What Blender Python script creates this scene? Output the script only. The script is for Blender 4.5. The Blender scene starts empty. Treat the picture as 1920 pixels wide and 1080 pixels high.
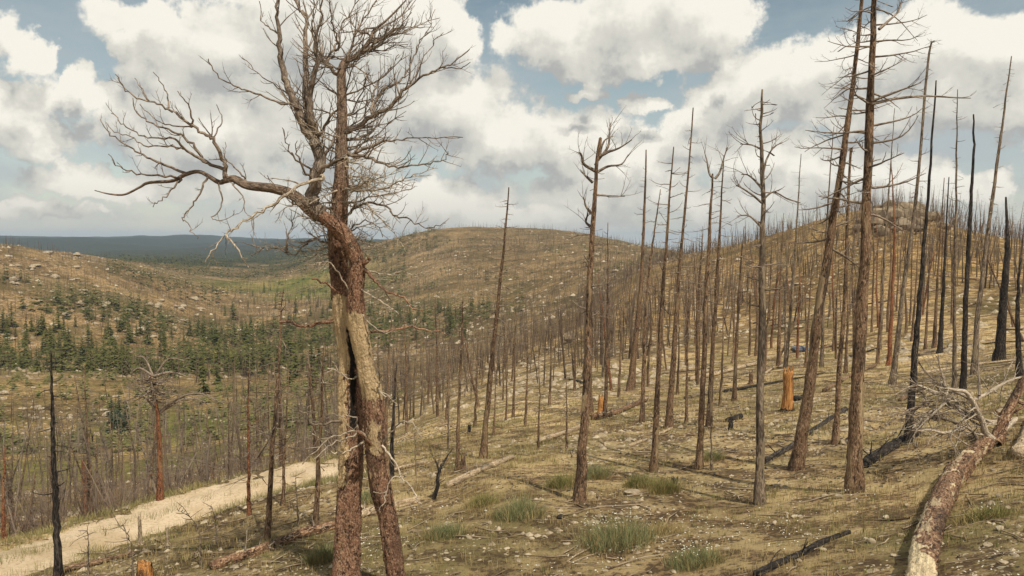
import bpy, math, random
import numpy as np
from mathutils import Vector

# ------------------------------------------------------------------ camera
F = 1478.0                      # focal length in photo pixels (1920 wide)
PITCH = math.atan(95.0 / F)     # looking slightly down
SP, CP = math.sin(PITCH), math.cos(PITCH)
scene = bpy.context.scene
col = scene.collection
cam_data = bpy.data.cameras.new('camera')
cam_data.sensor_width = 36.0
cam_data.lens = 36.0 * F / 1920.0
cam_data.clip_start = 0.1
cam_data.clip_end = 40000.0
cam = bpy.data.objects.new('camera', cam_data)
cam.location = (0, 0, 0)
cam.rotation_euler = (math.pi / 2 - PITCH, 0, 0)
col.objects.link(cam)
scene.camera = cam

scene.view_settings.view_transform = 'Standard'
scene.view_settings.look = 'None'
scene.view_settings.exposure = 0.0
scene.view_settings.gamma = 1.0
scene.render.engine = 'CYCLES'
scene.cycles.use_denoising = True
scene.cycles.max_bounces = 5
scene.cycles.diffuse_bounces = 2
scene.cycles.glossy_bounces = 1
scene.cycles.transmission_bounces = 2
scene.cycles.volume_bounces = 0
scene.cycles.transparent_max_bounces = 8
scene.cycles.caustics_reflective = False
scene.cycles.caustics_refractive = False


def ray(px, py):
    """direction through a photo pixel, scaled so that its depth (world Y) is 1"""
    xc, yc = (px - 960.0) / F, (540.0 - py) / F
    y = CP + yc * SP
    return np.array([xc / y, 1.0, (-SP + yc * CP) / y])


# ------------------------------------------------------------------ sun + sky
SUN_EL, SUN_AZ = math.radians(56), math.radians(150)     # azimuth clockwise from +Y
sun_data = bpy.data.lights.new('sun', 'SUN')
sun_data.energy = 4.3
sun_data.angle = math.radians(0.6)
sun_data.color = (1.0, 0.92, 0.77)
sun = bpy.data.objects.new('sun', sun_data)
sd = Vector((math.sin(SUN_AZ) * math.cos(SUN_EL), math.cos(SUN_AZ) * math.cos(SUN_EL), math.sin(SUN_EL)))
sun.rotation_euler = sd.to_track_quat('Z', 'Y').to_euler()
sun.location = sd * 60
col.objects.link(sun)

world = bpy.data.worlds.new('World')
scene.world = world
world.use_nodes = True


class NB:
    """tiny node-expression builder"""
    def __init__(self, tree):
        self.t = tree
        self.n = tree.nodes
        self.l = tree.links

    def put(self, sock, v):
        if isinstance(v, bpy.types.NodeSocket):
            self.l.new(v, sock)
        elif v is not None:
            sock.default_value = v

    def m(self, op, a, b=None, c=None, clamp=False):
        n = self.n.new('ShaderNodeMath')
        n.operation = op
        n.use_clamp = clamp
        for s, v in zip(n.inputs, (a, b, c)):
            self.put(s, v)
        return n.outputs[0]

    def vm(self, op, a, b=None, c=None, out=0):
        n = self.n.new('ShaderNodeVectorMath')
        n.operation = op
        for s, v in zip(n.inputs, (a, b, c)):
            self.put(s, v)
        return n.outputs[out]

    def xyz(self, x, y, z=0.0):
        n = self.n.new('ShaderNodeCombineXYZ')
        for s, v in zip(n.inputs, (x, y, z)):
            self.put(s, v)
        return n.outputs[0]

    def sep(self, v):
        n = self.n.new('ShaderNodeSeparateXYZ')
        self.put(n.inputs[0], v)
        return n.outputs

    def noise(self, vec, scale, detail=3.0, rough=0.5, dims='3D', col=False, dist=0.0):
        n = self.n.new('ShaderNodeTexNoise')
        n.noise_dimensions = dims
        self.put(n.inputs['Vector'], vec)
        n.inputs['Scale'].default_value = scale
        n.inputs['Detail'].default_value = detail
        n.inputs['Roughness'].default_value = rough
        n.inputs['Distortion'].default_value = dist
        return n.outputs['Color' if col else 'Fac']

    def ss(self, v, lo, hi, a=0.0, b=1.0):
        n = self.n.new('ShaderNodeMapRange')
        n.interpolation_type = 'SMOOTHSTEP'
        self.put(n.inputs[0], v)
        for i, q in enumerate((lo, hi, a, b)):
            self.put(n.inputs[i + 1], q)
        return n.outputs[0]

    def mix(self, fac, a, b, mode='MIX'):
        n = self.n.new('ShaderNodeMix')
        n.data_type = 'RGBA'
        n.blend_type = mode
        self.put(n.inputs[0], fac)
        for s, v in ((n.inputs[6], a), (n.inputs[7], b)):
            self.put(s, v if isinstance(v, bpy.types.NodeSocket) else (*v, 1.0))
        return n.outputs[2]

    def attr(self, name, out='Fac'):
        n = self.n.new('ShaderNodeAttribute')
        n.attribute_name = name
        return n.outputs[out]

    def new(self, kind):
        return self.n.new(kind)


# cumulus field: each cloud lobe is an ellipse in (azimuth, elevation), its place read from the photograph
LOBES = [
    (10, 80, 55, 62), (5, 190, 105, 66), (118, 150, 30, 40), (150, 185, 60, 40), (75, 255, 105, 55),
    (300, 48, 130, 52), (262, 118, 62, 60), (320, 170, 80, 85), (235, 200, 95, 62),
    (440, 100, 150, 105), (400, 250, 170, 95), (590, 60, 190, 130), (620, 220, 200, 140),
    (845, 62, 62, 88), (745, 80, 110, 110), (830, 200, 140, 95), (925, 262, 120, 72),
    (1040, 72, 95, 72), (1180, 40, 150, 102), (1315, 35, 105, 82), (1200, 105, 190, 40),
    (1110, 147, 33, 27), (1092, 172, 62, 16), (1196, 200, 36, 24), (1238, 200, 34, 20), (1364, 124, 34, 36),
    (1352, 190, 58, 46), (1425, 175, 90, 85), (1535, 135, 100, 82), (1640, 110, 105, 90),
    (1745, 80, 120, 95), (1860, 105, 120, 85), (1700, 185, 260, 72), (1900, 200, 130, 70),
    (1050, 262, 140, 62), (1200, 300, 170, 48), (1325, 250, 100, 55), (1440, 300, 140, 52), (1600, 310, 160, 52),
    (840, 375, 150, 40), (1150, 360, 210, 44), (1400, 370, 240, 42), (1740, 350, 160, 34), (1890, 335, 60, 28),
    (210, 340, 150, 34), (60, 392, 170, 22), (430, 350, 170, 46), (660, 390, 200, 40), (1000, 412, 220, 26),
]


def density_group():
    g = bpy.data.node_groups.new('cloud_field', 'ShaderNodeTree')
    g.interface.new_socket('P', in_out='INPUT', socket_type='NodeSocketVector')
    g.interface.new_socket('D', in_out='OUTPUT', socket_type='NodeSocketFloat')
    b = NB(g)
    gi, go = g.nodes.new('NodeGroupInput'), g.nodes.new('NodeGroupOutput')
    p = gi.outputs[0]
    w1 = b.vm('MULTIPLY', b.vm('SUBTRACT', b.noise(p, 9.0, 2.0, 0.5, '2D', True), (0.5, 0.5, 0.5)), (0.085, 0.05, 0))
    w2 = b.vm('MULTIPLY', b.vm('SUBTRACT', b.noise(p, 34.0, 4.0, 0.6, '2D', True), (0.5, 0.5, 0.5)), (0.05, 0.036, 0))
    q = b.vm('ADD', b.vm('ADD', p, w1), w2)
    d = None
    for (cx, cy, rx, ry) in LOBES:
        v = ray(cx, cy)
        u0, v0 = math.atan2(v[0], v[1]), math.atan2(v[2], math.hypot(v[0], v[1]))
        k = math.cos(u0) ** 1.5
        sx, sy = F / (rx * k), F / (ry * k)
        e = b.vm('LENGTH', b.vm('MULTIPLY_ADD', q, (sx, sy, 0), (-u0 * sx, -v0 * sy, 0)), out=1)
        d = e if d is None else b.m('SMOOTH_MIN', d, e, 0.35)
    d = b.m('SUBTRACT', 0.98, d)
    # the same kind of broken cumulus all round the rest of the sky
    s = b.sep(p)
    gen = b.m('MULTIPLY_ADD', b.noise(b.vm('MULTIPLY', p, (1.0, 1.7, 1.0)), 3.2, 6.0, 0.55, '2D'), 5.0, -2.35)
    inside = b.m('MULTIPLY', b.ss(b.m('ABSOLUTE', s[0]), 0.62, 0.8, 1, 0), b.ss(s[1], 0.31, 0.5, 1, 0))
    gen = b.m('MULTIPLY_ADD', inside, -3.0, gen)
    d = b.m('MAXIMUM', d, gen)
    fine = b.m('MULTIPLY_ADD', b.noise(p, 22.0, 6.0, 0.62, '2D'), 0.9, -0.45)
    g.links.new(b.m('ADD', d, fine), go.inputs[0])
    return g


def build_world():
    t = world.node_tree
    t.nodes.clear()
    b = NB(t)
    out, bg = t.nodes.new('ShaderNodeOutputWorld'), t.nodes.new('ShaderNodeBackground')
    t.links.new(bg.outputs[0], out.inputs[0])
    STR = 0.1
    bg.inputs['Strength'].default_value = STR
    sky = t.nodes.new('ShaderNodeTexSky')
    sky.sky_type = 'NISHITA'
    sky.sun_disc = False
    sky.sun_elevation = SUN_EL
    sky.sun_rotation = SUN_AZ
    sky.altitude = 2200
    sky.air_density = 1.0
    sky.dust_density = 0.6
    tc = t.nodes.new('ShaderNodeTexCoord')
    x, y, z = b.sep(tc.outputs['Generated'])
    az = b.m('ARCTAN2', x, y)
    el = b.m('ARCSINE', z)
    p = b.xyz(az, el)
    g = density_group()

    def dens(dx, dy):
        n = t.nodes.new('ShaderNodeGroup')
        n.node_tree = g
        t.links.new(p if not (dx or dy) else b.vm('ADD', p, (dx, dy, 0)), n.inputs[0])
        return n.outputs[0]
    d0 = dens(0, 0)
    d1 = dens(0.012, 0.040)         # towards the light: how much cloud lies above
    lit = b.m('MULTIPLY_ADD', b.m('SUBTRACT', d0, d1), 0.72, 0.60)
    core = b.ss(d0, 0.15, 1.0, 0.0, 0.22)
    lit = b.m('SUBTRACT', lit, core, clamp=True)
    relief = b.m('MULTIPLY_ADD', b.noise(b.vm('MULTIPLY', p, (1, 1.5, 1)), 13.0, 4.0, 0.55, '2D'), 0.7, -0.35)
    lit = b.m('ADD', lit, relief, clamp=True)
    mask = b.ss(d0, -0.12, 0.20)
    k = 1.0 / STR
    shade = tuple(k * v for v in (0.45, 0.455, 0.44))
    mid = tuple(k * v for v in (0.68, 0.665, 0.60))
    bright = tuple(k * v for v in (0.95, 0.91, 0.81))
    c = b.mix(b.ss(lit, 0.12, 0.5), shade, mid)
    c = b.mix(b.ss(lit, 0.45, 0.95), c, bright)
    # thin veil between the cumulus, thicker towards the horizon
    veil_n = b.noise(b.vm('MULTIPLY', p, (1.0, 2.6, 1.0)), 5.0, 5.0, 0.6, '2D')
    low = b.ss(el, 0.02, 0.30, 0.62, 0.05)
    veil = b.m('ADD', low, b.m('MULTIPLY_ADD', veil_n, 1.3, -0.47), clamp=True)
    sky_c = b.mix(1.0, sky.outputs[0], (1.45, 1.25, 0.88), 'MULTIPLY')
    base = b.mix(veil, sky_c, tuple(k * v for v in (0.47, 0.515, 0.53)))
    full = b.mix(mask, base, c)
    # distance softens everything close to the horizon
    hz = b.ss(el, -0.01, 0.085, 0.75, 0.0)
    full = b.mix(hz, full, tuple(k * v for v in (0.60, 0.58, 0.52)))
    t.links.new(full, bg.inputs['Color'])
    world.cycles.sampling_method = 'MANUAL'
    world.cycles.sample_map_resolution = 512


build_world()
# ------------------------------------------------------------------ terrain height function
# each column: photo column -> (distance in m, photo row the ground has there)
COLS = [
    (-300, [(17, 1080), (21, 1050), (30, 1040), (60, 960), (110, 825), (160, 745), (220, 695), (280, 640), (340, 560), (420, 485), (480, 442), (560, 442), (900, 475), (2000, 470), (4500, 441), (8500, 446)]),
    (0, [(16.5, 1080), (20, 1045), (24, 1020), (32, 1015), (60, 945), (100, 850), (150, 770), (200, 715), (250, 690), (290, 668), (340, 590), (420, 510), (520, 448), (580, 448), (700, 475), (1000, 490), (2000, 482), (3000, 472), (4500, 438), (8500, 446)]),
    (120, [(15.5, 1080), (20, 1025), (24, 1000), (30, 992), (60, 940), (100, 850), (150, 772), (200, 720), (250, 692), (300, 660), (360, 590), (450, 520), (560, 470), (640, 472), (800, 487), (1200, 488), (2000, 486), (3000, 474), (4500, 441), (8500, 448)]),
    (240, [(15, 1075), (19, 1020), (23, 978), (26, 958), (32, 975), (60, 930), (100, 850), (150, 775), (200, 725), (250, 695), (300, 660), (380, 590), (480, 540), (600, 508), (800, 494), (1200, 487), (2000, 484), (3000, 474), (4500, 444), (8500, 450)]),
    (400, [(14, 1085), (19, 1000), (23, 942), (26, 920), (32, 937), (60, 905), (100, 835), (150, 772), (200, 732), (260, 702), (320, 682), (420, 632), (550, 580), (750, 535), (1000, 507), (1500, 489), (2300, 480), (3000, 472), (4500, 447), (8500, 452)]),
    (520, [(13.5, 1085), (18, 1000), (22, 932), (26, 893), (32, 902), (60, 872), (100, 803), (150, 757), (200, 727), (260, 702), (320, 670), (420, 620), (600, 568), (800, 540), (1000, 512), (1500, 490), (2300, 474), (3000, 466), (4500, 448), (8500, 452)]),
    (660, [(12.5, 1110), (18, 970), (24, 885), (30, 850), (36, 855), (60, 840), (100, 775), (150, 728), (200, 703), (260, 682), (350, 640), (500, 590), (700, 535), (900, 487), (1200, 458), (1400, 456), (2500, 470), (4500, 452), (8500, 452)]),
    (800, [(13, 1080), (18, 965), (24, 890), (32, 830), (45, 790), (70, 765), (100, 745), (140, 722), (200, 692), (280, 652), (400, 600), (550, 540), (750, 470), (950, 432), (1100, 432), (2000, 470), (4500, 455), (8500, 455)]),
    (960, [(13, 1080), (18, 940), (24, 860), (35, 790), (50, 745), (75, 712), (110, 685), (150, 672), (200, 665), (300, 620), (420, 568), (600, 500), (800, 450), (950, 430), (1100, 431), (2000, 470), (4500, 460), (8500, 460)]),
    (1080, [(12.8, 1080), (18, 938), (25, 845), (38, 765), (55, 722), (80, 685), (110, 645), (140, 625), (170, 620), (220, 618), (350, 570), (500, 510), (750, 450), (900, 433), (1050, 434), (2000, 470), (4500, 460), (8500, 460)]),
    (1200, [(12.5, 1080), (18, 930), (26, 830), (40, 755), (60, 705), (90, 650), (130, 590), (180, 530), (230, 492), (280, 487), (400, 505), (600, 482), (800, 457), (950, 458), (2000, 480), (8500, 470)]),
    (1320, [(12, 1080), (18, 930), (27, 815), (42, 735), (65, 685), (100, 620), (150, 550), (200, 490), (250, 466), (300, 472), (500, 490), (900, 480), (2000, 490), (8500, 480)]),
    (1440, [(11.2, 1080), (18, 925), (28, 800), (43, 720), (66, 665), (100, 595), (150, 510), (200, 442), (220, 434), (270, 447), (500, 500), (2000, 490), (8500, 480)]),
    (1560, [(10.5, 1080), (17, 925), (27, 790), (42, 710), (64, 655), (95, 580), (130, 490), (165, 405), (180, 400), (220, 422), (500, 500), (2000, 490), (8500, 480)]),
    (1680, [(9.8, 1080), (16, 930), (25, 795), (38, 715), (60, 650), (90, 560), (120, 452), (138, 378), (152, 376), (190, 405), (400, 500), (2000, 490), (8500, 480)]),
    (1760, [(9.4, 1080), (15, 930), (24, 790), (37, 705), (58, 640), (85, 560), (110, 482), (135, 416), (150, 414), (190, 432), (400, 500), (2000, 490), (8500, 480)]),
    (1920, [(8.6, 1080), (14, 900), (22, 770), (34, 690), (52, 630), (75, 570), (100, 510), (130, 456), (150, 452), (200, 470), (400, 500), (2000, 490), (8500, 480)]),
    (2250, [(8, 1080), (13, 880), (20, 750), (32, 670), (50, 610), (75, 540), (100, 480), (130, 432), (150, 428), (200, 445), (400, 490), (2000, 490), (8500, 480)]),
]
LR0, LR1, NR = math.log(2.0), math.log(9500.0), 560
LRG = np.linspace(LR0, LR1, NR)
AZG = np.radians(np.arange(-180, 180.01, 0.5))


def near_plane(x, y):
    return -5.25 + 0.15 * np.maximum(x, -2.0) + 0.09 * np.minimum(x + 2.0, 0.0) - 0.018 * y


def _smooth(a, s, axis):
    k = np.exp(-0.5 * (np.arange(-4 * s, 4 * s + 1) / s) ** 2)
    k /= k.sum()
    pad = [(0, 0), (0, 0)]
    pad[axis] = (4 * s, 4 * s)
    b = np.pad(a, pad, mode='edge')
    return np.apply_along_axis(lambda v: np.convolve(v, k, 'valid'), axis, b)


def _table():
    az_c, prof = [], []
    for px, pts in COLS:
        a = math.atan((px - 960.0) / F)
        r, z = [], []
        for d, py in pts:
            xc, yc = (px - 960.0) / F, (540.0 - py) / F
            yy = CP + yc * SP
            r.append(d * math.hypot(1.0, xc / yy))
            z.append(d * (-SP + yc * CP) / yy)
        az_c.append(a)
        # interpolate slope angle for the far part, height for the near part
        lr = np.log(r)
        zi = np.interp(LRG, lr, z)
        rr = np.exp(LRG)
        near = near_plane(rr * math.sin(a), rr * math.cos(a))
        w = np.clip((LRG - math.log(r[0] * 0.55)) / (math.log(r[0]) - math.log(r[0] * 0.55)), 0, 1)
        w = w * w * (3 - 2 * w)
        prof.append(near * (1 - w) + zi * w)
    prof = np.array(prof)
    # close the circle behind the camera
    az_c = np.array([az_c[-1] - 2 * math.pi] + az_c + [az_c[0] + 2 * math.pi])
    prof = np.vstack([prof[-1], prof, prof[0]])
    T = np.empty((len(AZG), NR))
    for j in range(NR):
        T[:, j] = np.interp(AZG, az_c, prof[:, j])
    rr = np.exp(LRG)
    back = np.abs(AZG) > math.radians(45)
    for i in np.where(back)[0]:
        nearp = near_plane(rr * math.sin(AZG[i]), rr * math.cos(AZG[i]))
        w = np.clip((LRG - math.log(5)) / (math.log(40) - math.log(5)), 0, 1)
        w = w * w * (3 - 2 * w)
        T[i] = nearp * (1 - w) + T[i] * w
    T = _smooth(T, 2, 1)
    T = _smooth(T, 3, 0)
    return T


TAB = _table()


def _hash(ix, iy, s):
    h = (ix.astype(np.int64) * 374761393 + iy.astype(np.int64) * 668265263 + s * 982451653) & 0x7fffffff
    h = ((h ^ (h >> 13)) * 1274126177) & 0x7fffffff
    return ((h ^ (h >> 16)) & 0xffff) / 65535.0


def vnoise(x, y, s=0):
    ix, iy = np.floor(x), np.floor(y)
    fx, fy = x - ix, y - iy
    fx, fy = fx * fx * (3 - 2 * fx), fy * fy * (3 - 2 * fy)
    a, b = _hash(ix, iy, s), _hash(ix + 1, iy, s)
    c, d = _hash(ix, iy + 1, s), _hash(ix + 1, iy + 1, s)
    return (a * (1 - fx) + b * fx) * (1 - fy) + (c * (1 - fx) + d * fx) * fy - 0.5


def fbm(x, y, s=0, o=4):
    t, a = 0, 1.0
    for k in range(o):
        t = t + a * vnoise(x * 2 ** k + 17.3 * k, y * 2 ** k - 9.1 * k, s + k)
        a *= 0.5
    return t


# the dirt track: centre line (photo pixels) and width in metres
ROAD_PX = [(-260, 1130), (-60, 1080), (80, 1036), (200, 998), (310, 963), (420, 928), (520, 900), (590, 884), (640, 878), (690, 872)]
ROAD = None
ROAD_W = 1.35


def height(x, y, detail=True, carve=True):
    x, y = np.asarray(x, float), np.asarray(y, float)
    r = np.hypot(x, y)
    lr = np.clip((np.log(np.maximum(r, 1e-3)) - LR0) / (LR1 - LR0) * (NR - 1), 0, NR - 1.001)
    az = np.clip((np.arctan2(x, y) + math.pi) / (2 * math.pi) * (len(AZG) - 1), 0, len(AZG) - 1.001)
    i, j = az.astype(int), lr.astype(int)
    fa, fr = az - i, lr - j
    z = (TAB[i, j] * (1 - fa) + TAB[i + 1, j] * fa) * (1 - fr) + (TAB[i, j + 1] * (1 - fa) + TAB[i + 1, j + 1] * fa) * fr
    if detail:
        for k, lam in enumerate((0.9, 2.3, 6, 16, 45, 120, 330, 1100)):
            w = np.clip((r / lam - 2.0) / 5.0, 0, 1)
            z = z + vnoise(x / lam, y / lam, 40 + k) * lam * (0.045 if lam < 5 else 0.05 if lam < 30 else 0.085 if lam < 200 else 0.06) * w
    ridge = np.clip((r - 2600) / 900, 0, 1) * np.clip((6500 - r) / 900, 0, 1)
    z = z + ridge * (46 * vnoise(x / 620 + 3.3, y / 1500, 71) + 20 * vnoise(x / 240, y / 700, 72))
    if carve and ROAD is not None:
        m = (np.abs(x + 12) < 40) & (y > 5) & (y < 70)
        if np.any(m):
            if z.ndim == 0:
                z = float(_carve(np.array([x]), np.array([y]), np.array([z]))[0])
            else:
                z = z.copy()
                z[m] = _carve(x[m], y[m], z[m])
    return z


def road_dist(x, y):
    best = np.full(x.shape, 1e9)
    zz = np.zeros(x.shape)
    for a, b in zip(ROAD[:-1], ROAD[1:]):
        dx, dy = b[0] - a[0], b[1] - a[1]
        t = np.clip(((x - a[0]) * dx + (y - a[1]) * dy) / (dx * dx + dy * dy), 0, 1)
        d = np.hypot(x - a[0] - t * dx, y - a[1] - t * dy)
        m = d < best
        best[m] = d[m]
        zz[m] = (a[2] + t * (b[2] - a[2]))[m]
    return best, zz


def _carve(x, y, z):
    d, rz = road_dist(x, y)
    w = np.clip(1 - (d - ROAD_W) / 1.6, 0, 1)
    w = w * w * (3 - 2 * w)
    rut = -0.05 * np.exp(-((d - 0.8) / 0.3) ** 2)
    return z * (1 - w) + (rz + rut + vnoise(x / 0.7, y / 0.7, 91) * 0.05) * w


def hit(px, py, far=9000.0):
    """ground point seen at a photo pixel"""
    v = ray(px, py)
    d = np.exp(np.linspace(math.log(4.0), math.log(far), 2600))
    below = v[2] * d < height(v[0] * d, v[1] * d)
    if not below.any():
        return hit(px, py + 3, far) if py < 1080 else None
    k = int(np.argmax(below))
    lo, hi = d[max(k - 1, 0)], d[k]
    for _ in range(14):
        m = 0.5 * (lo + hi)
        if v[2] * m < float(height(v[0] * m, v[1] * m)):
            hi = m
        else:
            lo = m
    return v * hi


def gz(x, y):
    return float(height(x, y))


def project(x, y, z):
    yc = CP * y - SP * z
    zc = SP * y + CP * z
    return 960 + F * x / yc, 540 - F * zc / yc


_r = [hit(px, py) for px, py in ROAD_PX]
_r = [p for p in _r if p is not None]
# keep a gentle, even grade along the track
_t = np.linspace(0, len(_r) - 1, 60)
_a = np.array(_r)
_a = np.stack([np.interp(_t, np.arange(len(_r)), _a[:, k]) for k in range(3)], 1)
for _k in range(3):
    _s = np.pad(_a[:, _k], 6, mode='edge')
    _a[:, _k] = np.convolve(_s, np.ones(13) / 13, 'valid')
ROAD = _a
# ------------------------------------------------------------------ builders
def mesh_from(name, V, Q=None, T=None, smooth=True):
    """V (n,3), quads (m,4), tris (k,3) -> mesh"""
    me = bpy.data.meshes.new(name)
    V = np.asarray(V, np.float32)
    Q = np.zeros((0, 4), np.int32) if Q is None or len(Q) == 0 else np.asarray(Q, np.int32)
    T = np.zeros((0, 3), np.int32) if T is None or len(T) == 0 else np.asarray(T, np.int32)
    me.vertices.add(len(V))
    me.vertices.foreach_set('co', V.ravel())
    nl = Q.size + T.size
    me.loops.add(nl)
    me.loops.foreach_set('vertex_index', np.concatenate([Q.ravel(), T.ravel()]))
    me.polygons.add(len(Q) + len(T))
    st = np.concatenate([np.arange(len(Q)) * 4, Q.size + np.arange(len(T)) * 3]).astype(np.int32)
    me.polygons.foreach_set('loop_start', st)
    me.polygons.foreach_set('use_smooth', np.full(len(Q) + len(T), smooth))
    me.update(calc_edges=True)
    return me


def fattr(me, name, vals):
    a = me.attributes.new(name, 'FLOAT', 'POINT')
    a.data.foreach_set('value', np.asarray(vals, np.float32))


def vattr(me, name, vec):
    a = me.attributes.new(name, 'FLOAT_VECTOR', 'POINT')
    a.data.foreach_set('vector', np.asarray(vec, np.float32).ravel())


def cattr(me, name, rgb):
    a = me.attributes.new(name, 'FLOAT_COLOR', 'POINT')
    c = np.ones((len(rgb), 4), np.float32)
    c[:, :3] = rgb
    a.data.foreach_set('color', c.ravel())


def link(name, me, mat=None, parent=None, loc=None):
    o = bpy.data.objects.new(name, me)
    col.objects.link(o)
    if me is not None and mat is not None:
        if len(me.materials) == 0:
            me.materials.append(mat)
    if parent is not None:
        o.parent = parent
    if loc is not None:
        o.location = tuple(float(v) for v in loc)
    return o


def tag(o, label=None, cat=None, group=None, kind=None):
    for k, v in (('label', label), ('category', cat), ('group', group), ('kind', kind)):
        if v:
            o[k] = v
    return o


def empty(name, loc):
    o = bpy.data.objects.new(name, None)
    o.empty_display_size = 0.3
    o.location = tuple(float(v) for v in loc)
    col.objects.link(o)
    return o


class MB:
    def __init__(self):
        self.V, self.Q, self.T, self.n, self.C = [], [], [], 0, []

    def add(self, V, Q=None, T=None, C=None):
        V = np.asarray(V, float)
        if Q is not None and len(Q):
            self.Q.append(np.asarray(Q) + self.n)
        if T is not None and len(T):
            self.T.append(np.asarray(T) + self.n)
        self.V.append(V)
        self.C.append(V if C is None else C)
        self.n += len(V)

    def tube(self, P, R, n=6, rough=0.0, rng=None, cap0=False, ecc=0.0):
        P = np.asarray(P, float)
        R = np.asarray(R, float)
        m = len(P)
        Tn = np.gradient(P, axis=0)
        Tn /= np.linalg.norm(Tn, axis=1)[:, None] + 1e-9
        ref = np.array([0.0, 1.0, 0.0]) if abs(Tn[0][1]) < 0.8 else np.array([1.0, 0, 0])
        U = np.cross(Tn, ref)
        U /= np.linalg.norm(U, axis=1)[:, None] + 1e-9
        W = np.cross(Tn, U)
        a = np.arange(n) * 2 * math.pi / n
        rad = np.repeat(R[:, None], n, 1)
        if rough and rng is not None:
            rad = rad * (1 + rough * (rng.random((m, n)) - 0.5) * 2)
            if n >= 8:
                rad = rad * (1 + rough * 0.8 * np.sin(a[None] * 3 + rng.random() * 6 + np.linspace(0, 2.5, m)[:, None]))
        V = P[:, None, :] + rad[:, :, None] * (np.cos(a)[None, :, None] * U[:, None, :] + np.sin(a)[None, :, None] * W[:, None, :])
        V = V.reshape(-1, 3)
        ln = np.concatenate([[0], np.cumsum(np.linalg.norm(np.diff(P, axis=0), axis=1))]) + abs(P[0][0]) * 7.1
        C = np.stack([rad * np.cos(a)[None], rad * np.sin(a)[None], np.repeat(ln[:, None], n, 1)], -1).reshape(-1, 3)
        i = np.arange(m - 1)[:, None] * n
        j = np.arange(n)[None, :]
        k = (j + 1) % n
        Q = np.stack([i + j, i + k, i + n + k, i + n + j], -1).reshape(-1, 4)
        tip = len(V)
        V = np.vstack([V, P[-1] + Tn[-1] * R[-1] * 0.6])
        C = np.vstack([C, [0, 0, ln[-1]]])
        T = [[(m - 1) * n + q, (m - 1) * n + (q + 1) % n, tip] for q in range(n)]
        if cap0:
            c0 = len(V)
            V = np.vstack([V, P[0] - Tn[0] * R[0] * 0.08])
            C = np.vstack([C, [0, 0, ln[0]]])
            T += [[(q + 1) % n, q, c0] for q in range(n)]
        self.add(V, Q, T, C)

    def arrays(self):
        V = np.vstack(self.V)
        Q = np.vstack(self.Q) if self.Q else None
        T = np.vstack(self.T) if self.T else None
        return V, Q, T

    def mesh(self, name, origin=(0, 0, 0), smooth=True):
        V, Q, T = self.arrays()
        me = mesh_from(name, V - np.asarray(origin), Q, T, smooth)
        vattr(me, 'rest', np.vstack(self.C))
        return me


def spline(P, k):
    """smooth a polyline (Catmull-Rom), k samples per span"""
    P = np.asarray(P, float)
    if len(P) < 3:
        t = np.linspace(0, 1, k + 1)[:, None]
        return P[0] * (1 - t) + P[-1] * t
    E = np.vstack([2 * P[0] - P[1], P, 2 * P[-1] - P[-2]])
    out = []
    for i in range(1, len(E) - 2):
        t = np.linspace(0, 1, k, endpoint=False)[:, None]
        p0, p1, p2, p3 = E[i - 1], E[i], E[i + 1], E[i + 2]
        out.append(0.5 * (2 * p1 + (p2 - p0) * t + (2 * p0 - 5 * p1 + 4 * p2 - p3) * t ** 2 + (3 * p1 - p0 - 3 * p2 + p3) * t ** 3))
    out.append(P[-1:])
    return np.vstack(out)


# ------------------------------------------------------------------ materials
def material(name):
    m = bpy.data.materials.new(name)
    m.use_nodes = True
    t = m.node_tree
    bs = t.nodes['Principled BSDF']
    bs.inputs['Roughness'].default_value = 0.85
    bs.inputs['Specular IOR Level'].default_value = 0.2
    return m, NB(t), bs


def bump(b, bs, h, strength=0.5, dist=0.02):
    n = b.new('ShaderNodeBump')
    n.inputs['Strength'].default_value = strength
    n.inputs['Distance'].default_value = dist
    b.put(n.inputs['Height'], h)
    b.l.new(n.outputs[0], bs.inputs['Normal'])


def objrand(b):
    n = b.new('ShaderNodeObjectInfo')
    return n.outputs['Random']


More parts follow.
